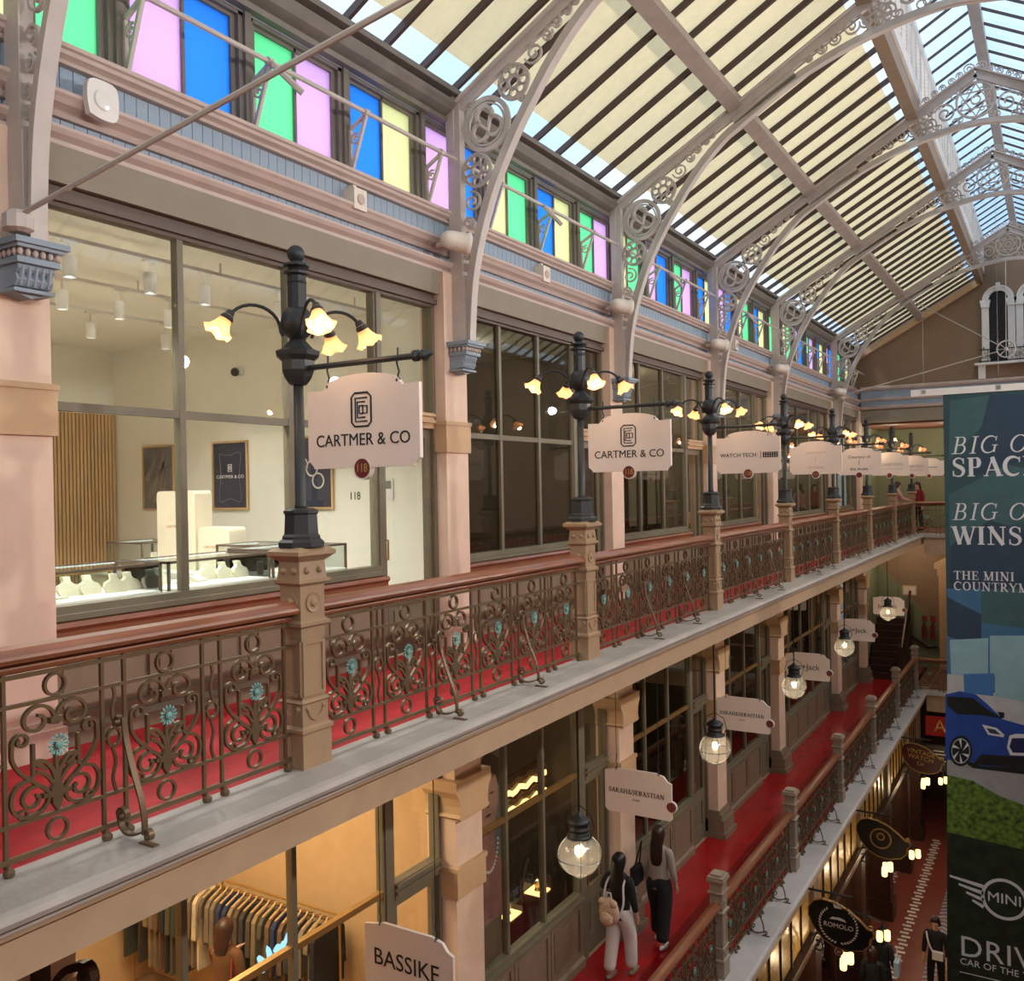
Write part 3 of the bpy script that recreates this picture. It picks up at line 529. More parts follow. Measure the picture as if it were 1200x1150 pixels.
# ---------------------------------------------------------------- window winding gear
for k in range(6):
    a = YK[k]+.12; b = YK[k+1]-.12
    t = thing('winding_rod', 'pale window winding rod along the clerestory, '+('next to the end gable' if k == 5 else '%s from the end gable' % ORD[5-k]), 'winding gear', (-5.55, a, 3.57), group='window winding rods')
    ob(MB().tube([(0, 0, 0), (0, b-a, 0)], .022, 8), 'rod', 'truss', t)
    ob(MB().tube([(.03, (b-a)*.42, -.02), (.16, (b-a)*.42+.22, -.22)], .028, 6), 'crank_arm', 'truss', t)
    n = 4 if k != 4 else 5
    for j in range(24):
        yy = 4.20+1.217*j-a
        if yy < 0.02 or yy > b-a: continue
        q = MB(); m_ = lambda u, v, d: (u, yy+d, v)
        q.flat([(-.20, -.12), (0.02, 0.0)], .03, .03, m_); q.flat([(-.20, -.55), (0.0, -.02)], .03, .03, m_); q.flat([(-.20, -.12), (-.20, -.55)], .03, .03, m_)
        q.flat(spiral(-.13, -.22, .06, .015, 60, 560, 18), .014, .02, m_); q.tube([(0, yy-.03, 0), (0, yy+.03, 0)], .035, 8)
        ob(q, 'scroll_bracket', 'truss', t)
# ---------------------------------------------------------------- fittings on the frieze
o = thing('wifi_access_point', 'white rounded square wireless access point on the blue frieze', 'access point', (-5.64, 3.90, 2.72))
q = MB(); s_ = [(-.13, -.14), (0, -.165), (.13, -.14), (.155, 0), (.13, .14), (0, .165), (-.13, .14), (-.155, 0)]; s_ = [(u*.78, v*.82) for u, v in s_]; q.prism(crom(s_+[s_[0]], 3)[:-1], 'x', .0, .05); ob(q, 'body', 'white', o); ob(MB().lathe([(.07, 0), (.07, .01), (.06, .014)], 20).xf(lambda x, y, z: (.05+z, x, y)), 'raised_disc', 'white', o); ob(MB().sphere((.066, .02, -.05), .008, 6, 4), 'status_light', 'led', o)
for j, (px, py) in enumerate(((418, 235), (637, 322), (861, 405))):
    p = PX(px, py, -5.68); o = thing('wall_sensor', 'small white boxed speaker on the frieze moulding '+['over the jeweller\'s door', 'over the second shopfront', 'past the fourth truss'][j], 'speaker', p, group='boxed speakers on the frieze')
    ob(bx(-.1, -.09, -.1, .05, .09, .1), 'case', 'rim', o); ob(MB().lathe([(.05, 0), (.05, .012), (.03, .02)], 12).xf(lambda x, y, z: (.05+z, x, y)), 'grille', 'mould', o); ob(bx(-.1, -.02, .1, -.02, .02, .15), 'bracket', 'rim', o)
def flood(x, y, z, s, lab, en, aim=None):
    o = thing('floodlight', lab, 'floodlight', (x, y, z), group='bullet floodlights at the truss feet')
    ax = Vector((.55*s, .8, -.12)).normalized(); qt = ax.to_track_quat('Z', 'Y')
    ob(MB().lathe([(.0, -.17), (.05, -.16), (.085, -.12), (.1, -.05), (.105, .1), (.125, .14), (.105, .14), (.095, .08), (.0, .06)], 14).xf(lambda a, b, c: qt @ Vector((a, b, c))), 'housing', 'rim', o, smooth=True)
    ob(MB().tube([(0, 0, 0), (-s*.26, .02, 0)], .025), 'arm', 'rim', o)
    if en: light('SPOT', 'added_fill_beam', o, (s*.1, -.14, 0), en, (1, .94, .88), .12, Vector((-s*0-(.75 if s < 0 else -.75), 0, 0)).to_track_quat('-Z', 'Y').to_euler() if False else Vector(aim or (s, -.25, -.25)).to_track_quat('-Z', 'Y').to_euler(), spot=R(150))
for k in range(1, 6): flood(-5.42, YK[k]-.33, 2.62, 1, 'white bullet floodlight at the foot of the truss '+tnames[k], 0)
for k in range(0, 6): flood(mx(-5.42), YK[k]-.33, 2.62, -1, 'added unseen fill floodlight across the void from the truss '+tnames[k], 400)  # unseen lamps added to throw fill light onto the shopfront wall
for s_, w_ in ((1, 'shopfront'), (-1, 'opposite')): flood(XC-s_*4.32, -1.63, 2.62, s_, 'added unseen fill floodlight on the %s side nearest the near end wall' % w_, 260, (s_*.35, 1, -.3))  # pair added behind the camera to brighten signs and other near-facing sides
# ================================================================ BALUSTRADES
mp = lambda u, v, d: (d, u, v)
def motif():
    q = MB(); V = lambda P: [(u, .22+(v-.235)*.89) for u, v in P]
    for s in (1, -1):
        f = (lambda P: V(P)) if s > 0 else (lambda P: V(mir(P)))
        A = lambda P, w=.0155, t=.022: q.flat(f(P), w, t, mp)
        A(spiral(.092, .735, .090, .026, 205, -260, 26)); A(spiral(.168, .645, .012, .042, 420, 0, 18)+crom([(.212, .60), (.208, .55), (.17, .48), (.11, .42), (.05, .36), (.005, .30)], 3))
        A([(.112, .62), (.112, .455), (.13, .44)]); A(crom([(.13, .44), (.19, .42), (.218, .36), (.205, .29), (.15, .25), (.09, .255)], 3)+spiral(.115, .335, .085, .02, 255, -230, 22))
        A(crom([(.0, .38), (.02, .46), (.06, .515), (.10, .52), (.085, .50), (.05, .47)], 3), .018); A(crom([(.0, .36), (.05, .44), (.10, .47)], 3), .016)
        q.flat(f([(.03, .335), (.07, .335)]), .022, .03, mp); q.flat(f(circ(.165, .27, .022, 8)), .01, .02, mp, True)
    q.flat(V([(0, .27), (0, .60)]), .017, .022, mp); q.flat(V([(0, .24), (0, .28), (0, .36), (0, .39)]), [.004, .05, .06, .03], .028, mp); q.flat(V([(-.05, .335), (.05, .335)]), .028, .036, mp); q.flat(V([(-.03, .72), (.03, .72)]), .03, .034, mp)
    return q.mesh('scroll_motif')
MO = motif()
def rosette():
    q = MB(); n = 14
    for i in range(n):
        a = 2*PI*i/n; b = a+.17; c = a-.17
        q.add([(.0, .015*math.cos(a), .015*math.sin(a)), (.012, .045*math.cos(b), .045*math.sin(b)), (.006, .058*math.cos(a), .058*math.sin(a)), (.012, .045*math.cos(c), .045*math.sin(c)), (-.008, .03*math.cos(a), .03*math.sin(a))], [(0, 1, 2, 3), (4, 2, 1), (4, 3, 2)])
    q.sphere((.012, 0, 0), .02, 8, 5, (.6, 1, 1)); return q.mesh('rosette')
RO = rosette()
RG = MB().flat(circ(0, 0, .05, 16), .013, .022, mp, True).mesh('ring')
def wavy():
    q = MB(); P = [(.008*math.sin(v*38), v) for v in [.22+.0115*i for i in range(47)]]
    lo = [p for p in P if p[1] < .46]; hi = [p for p in P if p[1] > .53]
    q.flat(lo, .014, .014, mp); q.flat(hi, .014, .014, mp); q.flat([(.045*math.cos(a)*.8, .495+.045*math.sin(a)) for a in [2*PI*i/16 for i in range(16)]], .013, .018, mp, True)
    for s in (1, -1): q.flat([(s*.036, .495), (s*.07, .495)], .012, .012, mp)
    return q.mesh('wavy_bar')
WV = wavy()
VB = bx(-.009, -.009, .03, .009, .009, .95).mesh('upright_bar')
FT = MB().lathe([(.02, 0), (.026, .008), (.026, .025), (.014, .035), (.010, .05)], 8).mesh('foot_knob')
def brace():
    q = MB(); m2 = lambda u, v, d: (u, d, v)
    q.flat(spiral(.035, .585, .012, .036, 60, 400, 14)[:-1]+crom([(.072, .60), (.085, .50), (.13, .36), (.19, .22), (.215, .12), (.215, .045)], 4), .010, .030, m2)
    q.flat(spiral(.245, .045, .032, .010, 180, -240, 16), .010, .030, m2); q.flat(crom([(.215, .06), (.14, .03), (.07, .03), (.03, .07), (.02, .12)], 3)+spiral(.055, .115, .04, .012, 180, -260, 14), .010, .03, m2)
    q.box(.19, -.018, .0, .30, .018, .008); return q.mesh('scroll_brace')
BR = brace()
HP = [(-.075, .99), (-.08, .975), (-.07, .955), (-.045, .95), (.045, .95), (.07, .955), (.08, .975), (.075, .99), (.05, 1.02), (.0, 1.03), (-.05, 1.02)]
def panel(y0, L, zf, lab, grp, x=XP, rz=0, nm=6):
    t = thing('balustrade_panel', lab, 'balustrade', (x, y0, zf), rz, grp)
    ob(MB().prism(HP, 'y', 0, L), 'handrail', 'wood', t); ob(MB().tube([(.0, 0, .925), (.0, L, .925)], .026, 8), 'under_rail', 'wood', t)
    for nm_, z, h in (('top_rail', .884, .02), ('upper_rail', .752, .018), ('lower_rail', .215, .018), ('bottom_rail', .06, .024)): ob(bx(-.010, 0, z-h/2, .010, L, z+h/2), nm_, 'iron', t)
    st = L/nm
    for i in range(nm):
        c = (i+.5)*st; e = st/2-.062
        link(MO, 'scroll_motif', 'iron', t, (0, c, 0)); link(RO, 'rosette', 'teal', t, (.018, c, .535))
        link(RG, 'ring', 'iron', t, (0, c, .8175)); link(RG, 'ring', 'iron', t, (0, c, .137))
        for s in (1, -1): link(VB, 'upright_bar', 'iron', t, (0, c+s*e, 0)); link(FT, 'foot_knob', 'iron', t, (.022, c+s*e, 0))
        if i < nm-1: link(WV, 'wavy_bar', 'iron', t, (0, c+st/2, 0))
    for i in (nm/3, 2*nm/3): link(BR, 'scroll_brace', 'iron', t, (.012, i*st, 0))
    return t
def newel_upper():
    D = {}
    def sq(q, z0, z1, a, b, a1=None, b1=None):
        a1 = a if a1 is None else a1; b1 = b if b1 is None else b1
        q.add([(-a, -b, z0), (a, -b, z0), (a, b, z0), (-a, b, z0), (-a1, -b1, z1), (a1, -b1, z1), (a1, b1, z1), (-a1, b1, z1)], [(3, 2, 1, 0), (4, 5, 6, 7), (0, 1, 5, 4), (1, 2, 6, 5), (2, 3, 7, 6), (3, 0, 4, 7)])
    q = MB(); sq(q, 0, .21, .105, .125); sq(q, .21, .225, .105, .125, .115, .135); sq(q, .225, .245, .115, .135); sq(q, .245, .26, .115, .135, .095, .115); D['base'] = q.mesh('base')
    q = MB(); sq(q, .26, .39, .092, .112); sq(q, .39, .405, .092, .112, .105, .125); sq(q, .405, .42, .105, .125, .088, .108)
    for s in (1, -1):
        q.sphere((.092, s*.07, .365), .018, 8, 6); q.sphere((s*.055, -.112, .365), .018, 8, 6)
    q.flat(arc(0, .365, .065, 185, 355, 12), [.012+.012*math.sin(PI*i/12) for i in range(13)], .02, lambda u, v, d: (.092+d, u, v)); q.flat(arc(0, .365, .05, 185, 355, 12), [.012+.012*math.sin(PI*i/12) for i in range(13)], .02, lambda u, v, d: (u, -.112+d, v))
    D['scroll_block'] = q.mesh('scroll_block')
    q = MB(); sq(q, .42, .80, .082, .10)
    for s in (1, -1): q.box(.082, s*.085-.012, .44, .092, s*.085+.012, .78).box(s*.068-.011, -.112, .44, s*.068+.011, -.10, .78)
    q.box(.082, -.09, .44, .092, .09, .46).box(.082, -.09, .76, .092, .09, .78).box(-.07, -.112, .44, .07, -.1, .46).box(-.07, -.112, .76, .07, -.1, .78); sq(q, .80, .86, .086, .104)
    D['panelled_shaft'] = q.mesh('panelled_shaft')
    q = MB(); sq(q, .86, .875, .086, .104, .11, .13); sq(q, .875, .895, .11, .13); sq(q, .895, .91, .11, .13, .085, .105); sq(q, .91, 1.12, .085, .105); sq(q, 1.12, 1.14, .085, .105, .11, .135); sq(q, 1.14, 1.16, .11, .135); D['rail_block'] = q.mesh('rail_block')
    q = MB()
    for fn in (lambda x, y, z: (.085+z, x, y+1.015), lambda x, y, z: (x, -.105-z, y+1.015)): q.add(*(lambda m: (m.v, m.f))(MB().lathe([(.06, 0), (.06, .01), (.045, .006), (.03, .006), (.02, .018), (0, .02)], 16).xf(fn)))
    D['boss'] = q.mesh('boss')
    q = MB(); sq(q, 1.16, 1.27, .095, .12, .085, .11); sq(q, 1.27, 1.31, .085, .11, .13, .16); sq(q, 1.31, 1.335, .135, .165); sq(q, 1.335, 1.36, .135, .165, .10, .125)
    for s in (1, -1): q.sphere((.092, s*.055, 1.215), .022, 8, 6); q.sphere((s*.045, -.115, 1.215), .022, 8, 6)
    D['capital'] = q.mesh('capital'); return D
NU = newel_upper()
def newel_cap():
    q = MB(); 
    for z0, z1, a, b in ((1.16, 1.30, .085, .105), (1.30, 1.33, .12, .14), (1.33, 1.36, .11, .13), (1.36, 1.39, .075, .09)): q.box(-a, -b, z0, a, b, z1)
    return q.mesh('moulded_cap')
NC = newel_cap()
NL = len(YP)-1
def newel(k, zf, up):
    y = YP[k]; w = 'upper' if up else 'lower'
    t = thing('newel_post', '%s painted iron newel post on the %s gallery, %s' % ('tan' if up else 'grey', w, 'at the end corner' if k == NL else '%s from the end corner' % ORD[NL-k]), 'post', (XP, y, zf), group='newel posts of the %s balustrade' % w)
    for nm, me in NU.items():
        if nm == 'capital' and not up: continue
        if not up: me = LN[nm]
        link(me, nm, 'newel' if up else 'newel2', t)
    if not up: link(NC, 'moulded_cap', 'newel2', t)
LN = {k: v.copy() for k, v in NU.items()}
for k in range(NL+1):
    newel(k, ZU, True)
    if k >= 2: newel(k, ZL, False)
    if k < NL:
        panel(YP[k]+.11, BP-.22, ZU, 'bronze scrollwork balustrade on the upper gallery, %s from the end corner' % ORD[NL-1-k], 'upper gallery balustrade panels')
        if k >= 2: panel(YP[k]+.11, BP-.22, ZL, 'bronze scrollwork balustrade on the lower gallery, %s from the end corner' % ORD[NL-1-k], 'lower gallery balustrade panels')
panel(YP[8], 2.6, ZU, 'bronze scrollwork balustrade crossing the upper gallery end', 'end balustrades', XP+.11, -PI/2, 4)
panel(YP[8], 2.6, ZL, 'bronze scrollwork balustrade crossing the lower gallery end', 'end balustrades', XP+.11, -PI/2, 4)
# ================================================================ LAMP POSTS
def lamp_meshes():
    D = {}
    D['plinth'] = MB().lathe([(.15, 0), (.15, .03), (.125, .05), (.125, .065), (.112, .08), (.105, .20), (.115, .21), (.115, .225), (.08, .24)], 8, rot=PI/8).mesh('plinth')
    D['shaft'] = MB().lathe([(.045, .23), (.036, .26), (.032, 1.03)], 12).mesh('shaft', True)
    D['collar_block'] = MB().lathe([(.05, 1.01), (.07, 1.03), (.09, 1.06), (.105, 1.10), (.105, 1.16), (.14, 1.19), (.145, 1.215), (.10, 1.235), (.05, 1.29), (.04, 1.30)], 8, rot=PI/8).mesh('collar_block')
    D['ball'] = MB().lathe([(.04, 1.28), (.05, 1.30), (.085, 1.33), (.105, 1.39), (.095, 1.45), (.07, 1.48), (.06, 1.49)], 16).mesh('ball', True)
    D['upper_shaft'] = MB().lathe([(.06, 1.47), (.06, 1.64), (.065, 1.65), (.06, 1.66), (.06, 1.69), (.085, 1.70), (.085, 1.715), (.06, 1.725), (.05, 1.74), (.085, 1.75), (.08, 1.765), (.04, 1.775), (.03, 1.79)], 10).mesh('upper_shaft')
    D['finial'] = MB().sphere((0, 0, 1.83), .056).mesh('finial', True)
    return D
LM = lamp_meshes()
ARM = MB().tube([(.09, 0, 1.31)]+[(.27-.165*math.cos(R(a)), 0, 1.34+.15*math.sin(R(a))) for a in range(0, 141, 14)], .011, 6).mesh('arm')
# tulip shade pointing outwards and down; built along -z then tilted
def tulip():
    q = MB(); n = 20; prof = [(.030, .0), (.036, -.03), (.046, -.07), (.062, -.11), (.085, -.135)]
    for i, (r, z) in enumerate(prof):
        w = (i/4)**2; q.v += [((r+.014*w*math.cos(5*2*PI*k/n))*math.cos(2*PI*k/n), (r+.014*w*math.cos(5*2*PI*k/n))*math.sin(2*PI*k/n), z+.014*w*math.cos(5*2*PI*k/n)) for k in range(n)]
    q.f += [(i*n+k, (i+1)*n+k, (i+1)*n+(k+1) % n, i*n+(k+1) % n) for i in range(4) for k in range(n)]; return q.mesh('tulip_shade', True)
TU = tulip(); HO = MB().lathe([(.0, .035), (.022, .03), (.030, .0), (.042, -.02), (.040, -.035), (.030, -.02), (.0, -.015)], 10).mesh('shade_holder', True); BU = MB().sphere((0, 0, -.075), .030, 10, 8, (1, 1, 1.2)).mesh('bulb', True)
SB = MB().tube([(.06, 0, 1.11), (.98, 0, 1.11)], .018, 8).lathe([(.02, -.03), (.034, -.02), (.034, .02), (.02, .03)], 10).mesh('sign_bracket')
def bracket():
    q = MB().tube([(.06, 0, 1.11), (.92, 0, 1.11)], .018, 8)
    q.add(*(lambda m: (m.v, m.f))(MB().lathe([(.018, 0), (.034, .01), (.034, .04), (.02, .05), (.02, .06), (.034, .075), (.034, .095), (.012, .12), (0, .15)], 10).xf(lambda x, y, z: (.90+z, y, 1.11+x))))
    return q.mesh('sign_bracket')
SB = bracket()
LAMPW = 1.8
def lamp(k):
    y = YP[k]; t = thing('lamp_post', 'black iron lamp post with four tulip shades and sign arm, %s' % ('at the end corner' if k == NL else '%s from the end corner' % ORD[NL-k]), 'lamp', (XP, y, ZU+1.36), R(0), 'lamp posts along the upper balustrade')
    for nm, me in LM.items(): link(me, nm, 'black', t)
    link(SB, 'sign_bracket', 'black', t)
    for j in range(4):
        a = R((62, 105, 240, 330)[j] if k == 1 else 45+90*j); link(ARM, 'arm', 'black', t, rz=a)
        ax = .27+.165*.766+.02; tx, ty, tz = ax*math.cos(a), ax*math.sin(a), 1.34+.15*.643-.02
        tilt = R(32); rot = (Matrix.Rotation(a, 3, 'Z') @ Matrix.Rotation(-tilt, 3, 'Y')).to_euler()
        h = link(HO, 'shade_holder', 'black', t, (tx, ty, tz), rot=rot); link(TU, 'tulip_shade', 'opal', h); link(BU, 'bulb', 'bulb', h)
        if k <= 5: light('POINT', 'bulb_light', h, (0, 0, -.15), LAMPW, (1, .72, .42), .03)
    if k > 5: light('POINT', 'bulb_light', t, (.2, -.2, 1.2), LAMPW*3, (1, .72, .42), .06)
for k in range(1, NL+1): lamp(k)
# ================================================================ SIGNS
def board_mesh(w, h, rise, shoulder=.0):
    P = []; n = 10; c = .045
    P += [(-w/2, c), (-w/2+c*.3, c*.9), (-w/2+c*.9, c*.3), (-w/2+c, 0), (w/2-c, 0), (w/2-c*.9, c*.3), (w/2-c*.3, c*.9), (w/2, c), (w/2, h)]
    P += [(w*.36, h-.005)]+[(w*.34*math.cos(PI*i/n), h+.012+rise*math.sin(PI*i/n)) for i in range(n+1)]+[(-w*.36, h-.005), (-w/2, h)]
    return MB().prism(P, 'y', -.014, .014).mesh('board')
BM = board_mesh(.86, .48, .07); BL = None
def low_board():
    w, h = .87, .50; P = [(-w/2, .04), (-w/2+.04, 0), (w/2-.02, .0), (w/2, .02), (w/2, h-.06), (w/2-.05, h-.04), (w/2-.10, h+.02), (w/2-.2, h+.045), (-w/2+.2, h+.045), (-w/2+.1, h+.02), (-w/2, h+.0)]
    return MB().prism(P, 'y', -.014, .014).mesh('board')
BLW = low_board()
DS = MB().lathe([(.058, -.02), (.058, .02)], 20).xf(lambda x, y, z: (x, z, y)).mesh('number_disc'); DR = MB().lathe([(.068, -.017), (.068, .017)], 20).xf(lambda x, y, z: (x, z, y)).mesh('disc_rim')
HK = MB().tube([(0, 0, -.05), (0, 0, 0), (.008, 0, .02), (0, 0, .045), (-.008, 0, .07), (0, 0, .10), (0, 0, .16)], .006, 5).sphere((0, 0, -.03), .018, 8, 6).mesh('hook')
def logo(t, x, z, s):
    for k, (a, b) in enumerate(((.075, .10),)):
        c = .025; o = [(-a, -b+c), (-a+c, -b), (a-c, -b), (a, -b+c), (a, b-c), (a-c, b), (-a+c, b), (-a, b-c)]
        q = MB().flat([(x+u*s, z+v*s) for u, v in o], .011*s, .004, closed=True)
        for e in (.045, .03, .015): q.flat([(x+(u)*s, z+v*s) for u, v in [(e, e*1.55), (-e, e*1.55), (-e, -e*1.55), (e, -e*1.55)]], .009*s, .004)
        q.flat([(x+u*s, z+v*s) for u, v in [(.012, -.022), (.045, -.022), (.045, .022), (.012, .022)]], .009*s, .004, closed=True); ob(q, 'logo', 'ink', t, (0, -.016, 0))
def upsign(k, lab, num, draw):
    t = thing('hanging_sign', lab, 'sign', (-3.55, YP[k], .14), group='white signs hanging from the lamp posts')
    link(BM, 'board', 'sign', t)
    for x in (-.27, .27): link(HK, 'hook', 'black', t, (x, 0, .50+(.03 if abs(x) < .3 else 0)))
    r = link(DR, 'disc_rim', 'rim', t, (0, 0, -.005)); d = link(DS, 'number_disc', 'disc', t, (0, 0, -.005))
    if num: text(num, .075, 'gold', t, (0, -.022, -.005), bold=0, sx=.8)
    draw(t)
def cart(t):
    logo(t, 0, .345, 1.0); text('CARTMER & CO', .104, 'ink', t, (0, -.0155, .165), bold=0, sx=.98)
upsign(1, 'white hanging sign reading Cartmer & Co with number 118, on the lamp before the jeweller window', '118', cart)
upsign(2, 'white hanging sign reading Cartmer & Co, on the lamp before the dark second shopfront', '118', cart)
def wt(t): text('WATCH TECH', .075, 'ink', t, (-.13, -.0155, .24), sx=1.0); ob(bx(.17, -.017, .19, .176, -.0145, .29), 'divider', 'ink', t); ob(MB().box(.20,-.017,.205,.385,-.0145,.213).box(.20,-.017,.24,.385,-.0145,.248).box(.20,-.017,.267,.385,-.0145,.275), 'heavy_mark', 'ink', t); [ob(bx(.2+.03*i, -.0175, .205, .217+.03*i, -.0145, .275), 'heavy_mark', 'ink', t) for i in range(7)]
upsign(3, 'white hanging sign reading Watch Tech with a heavy black mark', '120', wt)
def fa(t): text('Courtesy of', .07, 'faint', t, (0, -.0155, .37)); ob(bx(-.003, -.017, .2, .003, -.0145, .31), 'divider', 'faint', t); text('the Artist', .07, 'faint', t, (0, -.0155, .12))
upsign(4, 'white hanging sign with very faint gold lettering', '121', fa)
def co(t): text('Courtesy of', .085, 'ink', t, (0, -.0155, .37), sx=1.05); ob(bx(-.004, -.017, .2, .004, -.0145, .31), 'divider', 'ink', t); text('the Artist', .085, 'ink', t, (0, -.0155, .12), sx=1.05)
upsign(5, 'warm lit hanging sign reading Courtesy of the Artist', '', co)
def di(t): serif('DIAMONDS', .07, 'steel', t, (.05, -.0155, .23), T=.14, t=.05, center=True); ob(bx(-.2, -.017, .15, .3, -.0145, .157), 'thin_rule', 'steel', t)
upsign(6, 'white hanging sign with grey lettering reading Diamonds, third from the end corner', '', di); upsign(7, 'white hanging sign with grey lettering reading Diamonds, second from the end corner', '', di)
def lc(t): ob(bx(-.25, -.017, .26, .25, -.0145, .29), 'grey_lettering', 'steel', t); 
upsign(8, 'white hanging sign with small grey lettering on the end corner lamp', '', lc)
def lowsign(y, lab, num, draw):
    t = thing('hanging_sign', lab, 'sign', (-4.435, y, -4.0), group='white signs hanging over the lower gallery')
    link(BLW, 'board', 'sign', t)
    for x in (-.28, .27): link(HK, 'hook', 'black', t, (x, 0, .555)); ob(MB().tube([(x, 0, .70), (x, 0, 2.0)], .004, 5), 'wire', 'black', t)
    link(DR, 'disc_rim', 'rim', t, (.43, 0, .17)); link(DS, 'number_disc', 'disc', t, (.43, 0, .17)); num and text(num, .06, 'rim', t, (.43, -.022, .17)); draw(t)
lowsign(5.62, 'white hanging sign reading Bassike with number 68', '68', lambda t: text('BASSIKE', .19, 'ink', t, (-.02, -.0155, .26), bold=0, sx=.97))
ss = lambda t: (serif('SARAH&SEBASTIAN', .056, 'ink', t, (-.02, -.0155, .245), T=.2, t=.085, gap=.05, center=True, sx=1.06), text('SYDNEY', .026, 'ink', t, (-.02, -.0155, .18), sp=1.1))
lowsign(10.14, 'white hanging sign reading Sarah & Sebastian above the two walking women', '', ss); lowsign(14.40, 'white hanging sign reading Sarah & Sebastian, past the one above the walking women', '', ss)
jj = lambda t: text('Jac+Jack', .165, 'ink', t, (-.03, -.0155, .26), bold=0)
for y, n, l in ((18.75, '', 'first after the Sarah & Sebastian signs'), (23.9, '', 'middle one of three'), (28.9, '', 'before the dark staircase')): lowsign(y, 'white hanging sign reading Jac+Jack, '+l, n, jj)
# ================================================================ GLOBE PENDANTS
GC = MB().lathe([(.0, .44), (.02, .43), (.03, .40), (.09, .37), (.12, .34), (.12, .325), (.10, .32), (.10, .27), (.108, .265), (.108, .255), (.10, .25), (.10, .22), (.108, .215), (.10, .205), (.125, .195), (.135, .175), (.12, .165)], 16).mesh('vented_cap', True)
GS = MB().lathe([(.115, .17)]+[(.215*math.sin(R(a)), .215*math.cos(R(a))-.01) for a in range(38, 181, 9)], 22).mesh('globe', True)
GK = MB(); 
for a in (0, 90): GK.tube([(.222*math.sin(R(b))*math.cos(R(a)), .222*math.sin(R(b))*math.sin(R(a)), .222*math.cos(R(b))-.01) for b in range(-145, 146, 12)], .005, 5) if False else None
for a in (0, 90):
    c, s = math.cos(R(a+30)), math.sin(R(a+30)); GK.tube([(c*x, s*x, z) for x, z in [(.13, .18)]+[(.226*math.sin(R(b)), .226*math.cos(R(b))-.01) for b in range(40, 321, 14)]+[(-.13, .18)]], .005, 5)
GK.tube([(.228*math.cos(R(a)), .228*math.sin(R(a)), -.03) for a in range(0, 360, 18)], .005, 5, True); GK.tube([(.12, 0, .17), (.17, 0, .3), (.13, 0, .43), (0, 0, .50), (-.13, 0, .43), (-.17, 0, .3), (-.12, 0, .17)], .006, 5); GK.lathe([(.03, -.25), (.06, -.235), (.05, -.225)], 10)
GK = GK.mesh('wire_cage'); GCORD = MB().tube([(0, 0, .44), (0, 0, 1.74)], .012, 6).mesh('cord'); GB = MB().sphere((0, 0, .02), .042, 10, 8, (1, 1, 1.3)).mesh('bulb', True)
gnames = ['above the walking women', 'beside the second Sarah & Sebastian sign', 'before the first Jac+Jack sign', 'before the middle Jac+Jack sign', 'before the dark staircase']
for k in range(5):
    t = thing('globe_pendant', 'black capped glass globe pendant in wire cage, '+gnames[k], 'pendant lamp', (-4.28, [8.27, 12.55, 17.05, 21.65, 27.75][k], -3.77), group='globe pendants over the lower gallery')
    link(GC, 'vented_cap', 'black', t); link(GS, 'globe', M.setdefault('gglobe', milky('ribbed_globe_glass', (.80, .77, .70), (.8, .76, .68), .05, .10)), t); link(GK, 'wire_cage', 'blk', t); link(GCORD, 'cord', 'blk', t); link(GB, 'bulb', 'bulb2', t)
    light('POINT', 'globe_light', t, (0, 0, -.06), 12, (1, .82, .58), .04)
# ================================================================ END WALL
ge = MB().prism([(-6, 2.0), (-6, 4.35), (-2.05, 6.5), (-2.05, 7.4), (XC, 7.95), (mx(-2.05), 7.4), (mx(-2.05), 6.5), (3.9, 4.3), (3.9, 2.0)], 'y', 32.1, 32.4)
we_ = struct(ge, 'wall_end', 'endw', 'brown gable wall over the end gallery', 'wall')
for nm, prof, mat in (('frieze_board', [(32.1, 2.5), (32.06, 2.5), (32.06, 3.06), (32.1, 3.06)], 'blue'), ('top_moulding', [(32.1, 3.0), (31.98, 3.04), (31.96, 3.1), (31.98, 3.14), (32.1, 3.16)], 'mould'), ('middle_moulding', [(32.1, 2.66), (32.0, 2.68), (31.98, 2.74), (32.1, 2.78)], 'mould'), ('lower_moulding', [(32.1, 2.36), (31.98, 2.4), (31.96, 2.48), (32.1, 2.52)], 'mould'), ('soffit_beam', [(32.1, 1.95), (31.98, 1.95), (31.98, 2.12), (32.02, 2.36), (32.1, 2.36)], 'olive')):
    q = MB().prism(prof, 'x', -5.68, 3.6); ob(q, nm, mat, we_)
ob(MB().flat([(-5.8, rz_(-5.8)-.02), (-2.1, rz_(-2.1)-.02)], .16, .14).xf(lambda x, y, z: (x, y+32.03, z)), 'raking_beam', 'tan', we_)
ob(MB().flat([(mx(-5.8), rz_(-5.8)-.02), (mx(-2.1), rz_(-2.1)-.02)], .16, .14).xf(lambda x, y, z: (x, y+32.03, z)), 'raking_beam', 'tan', we_)
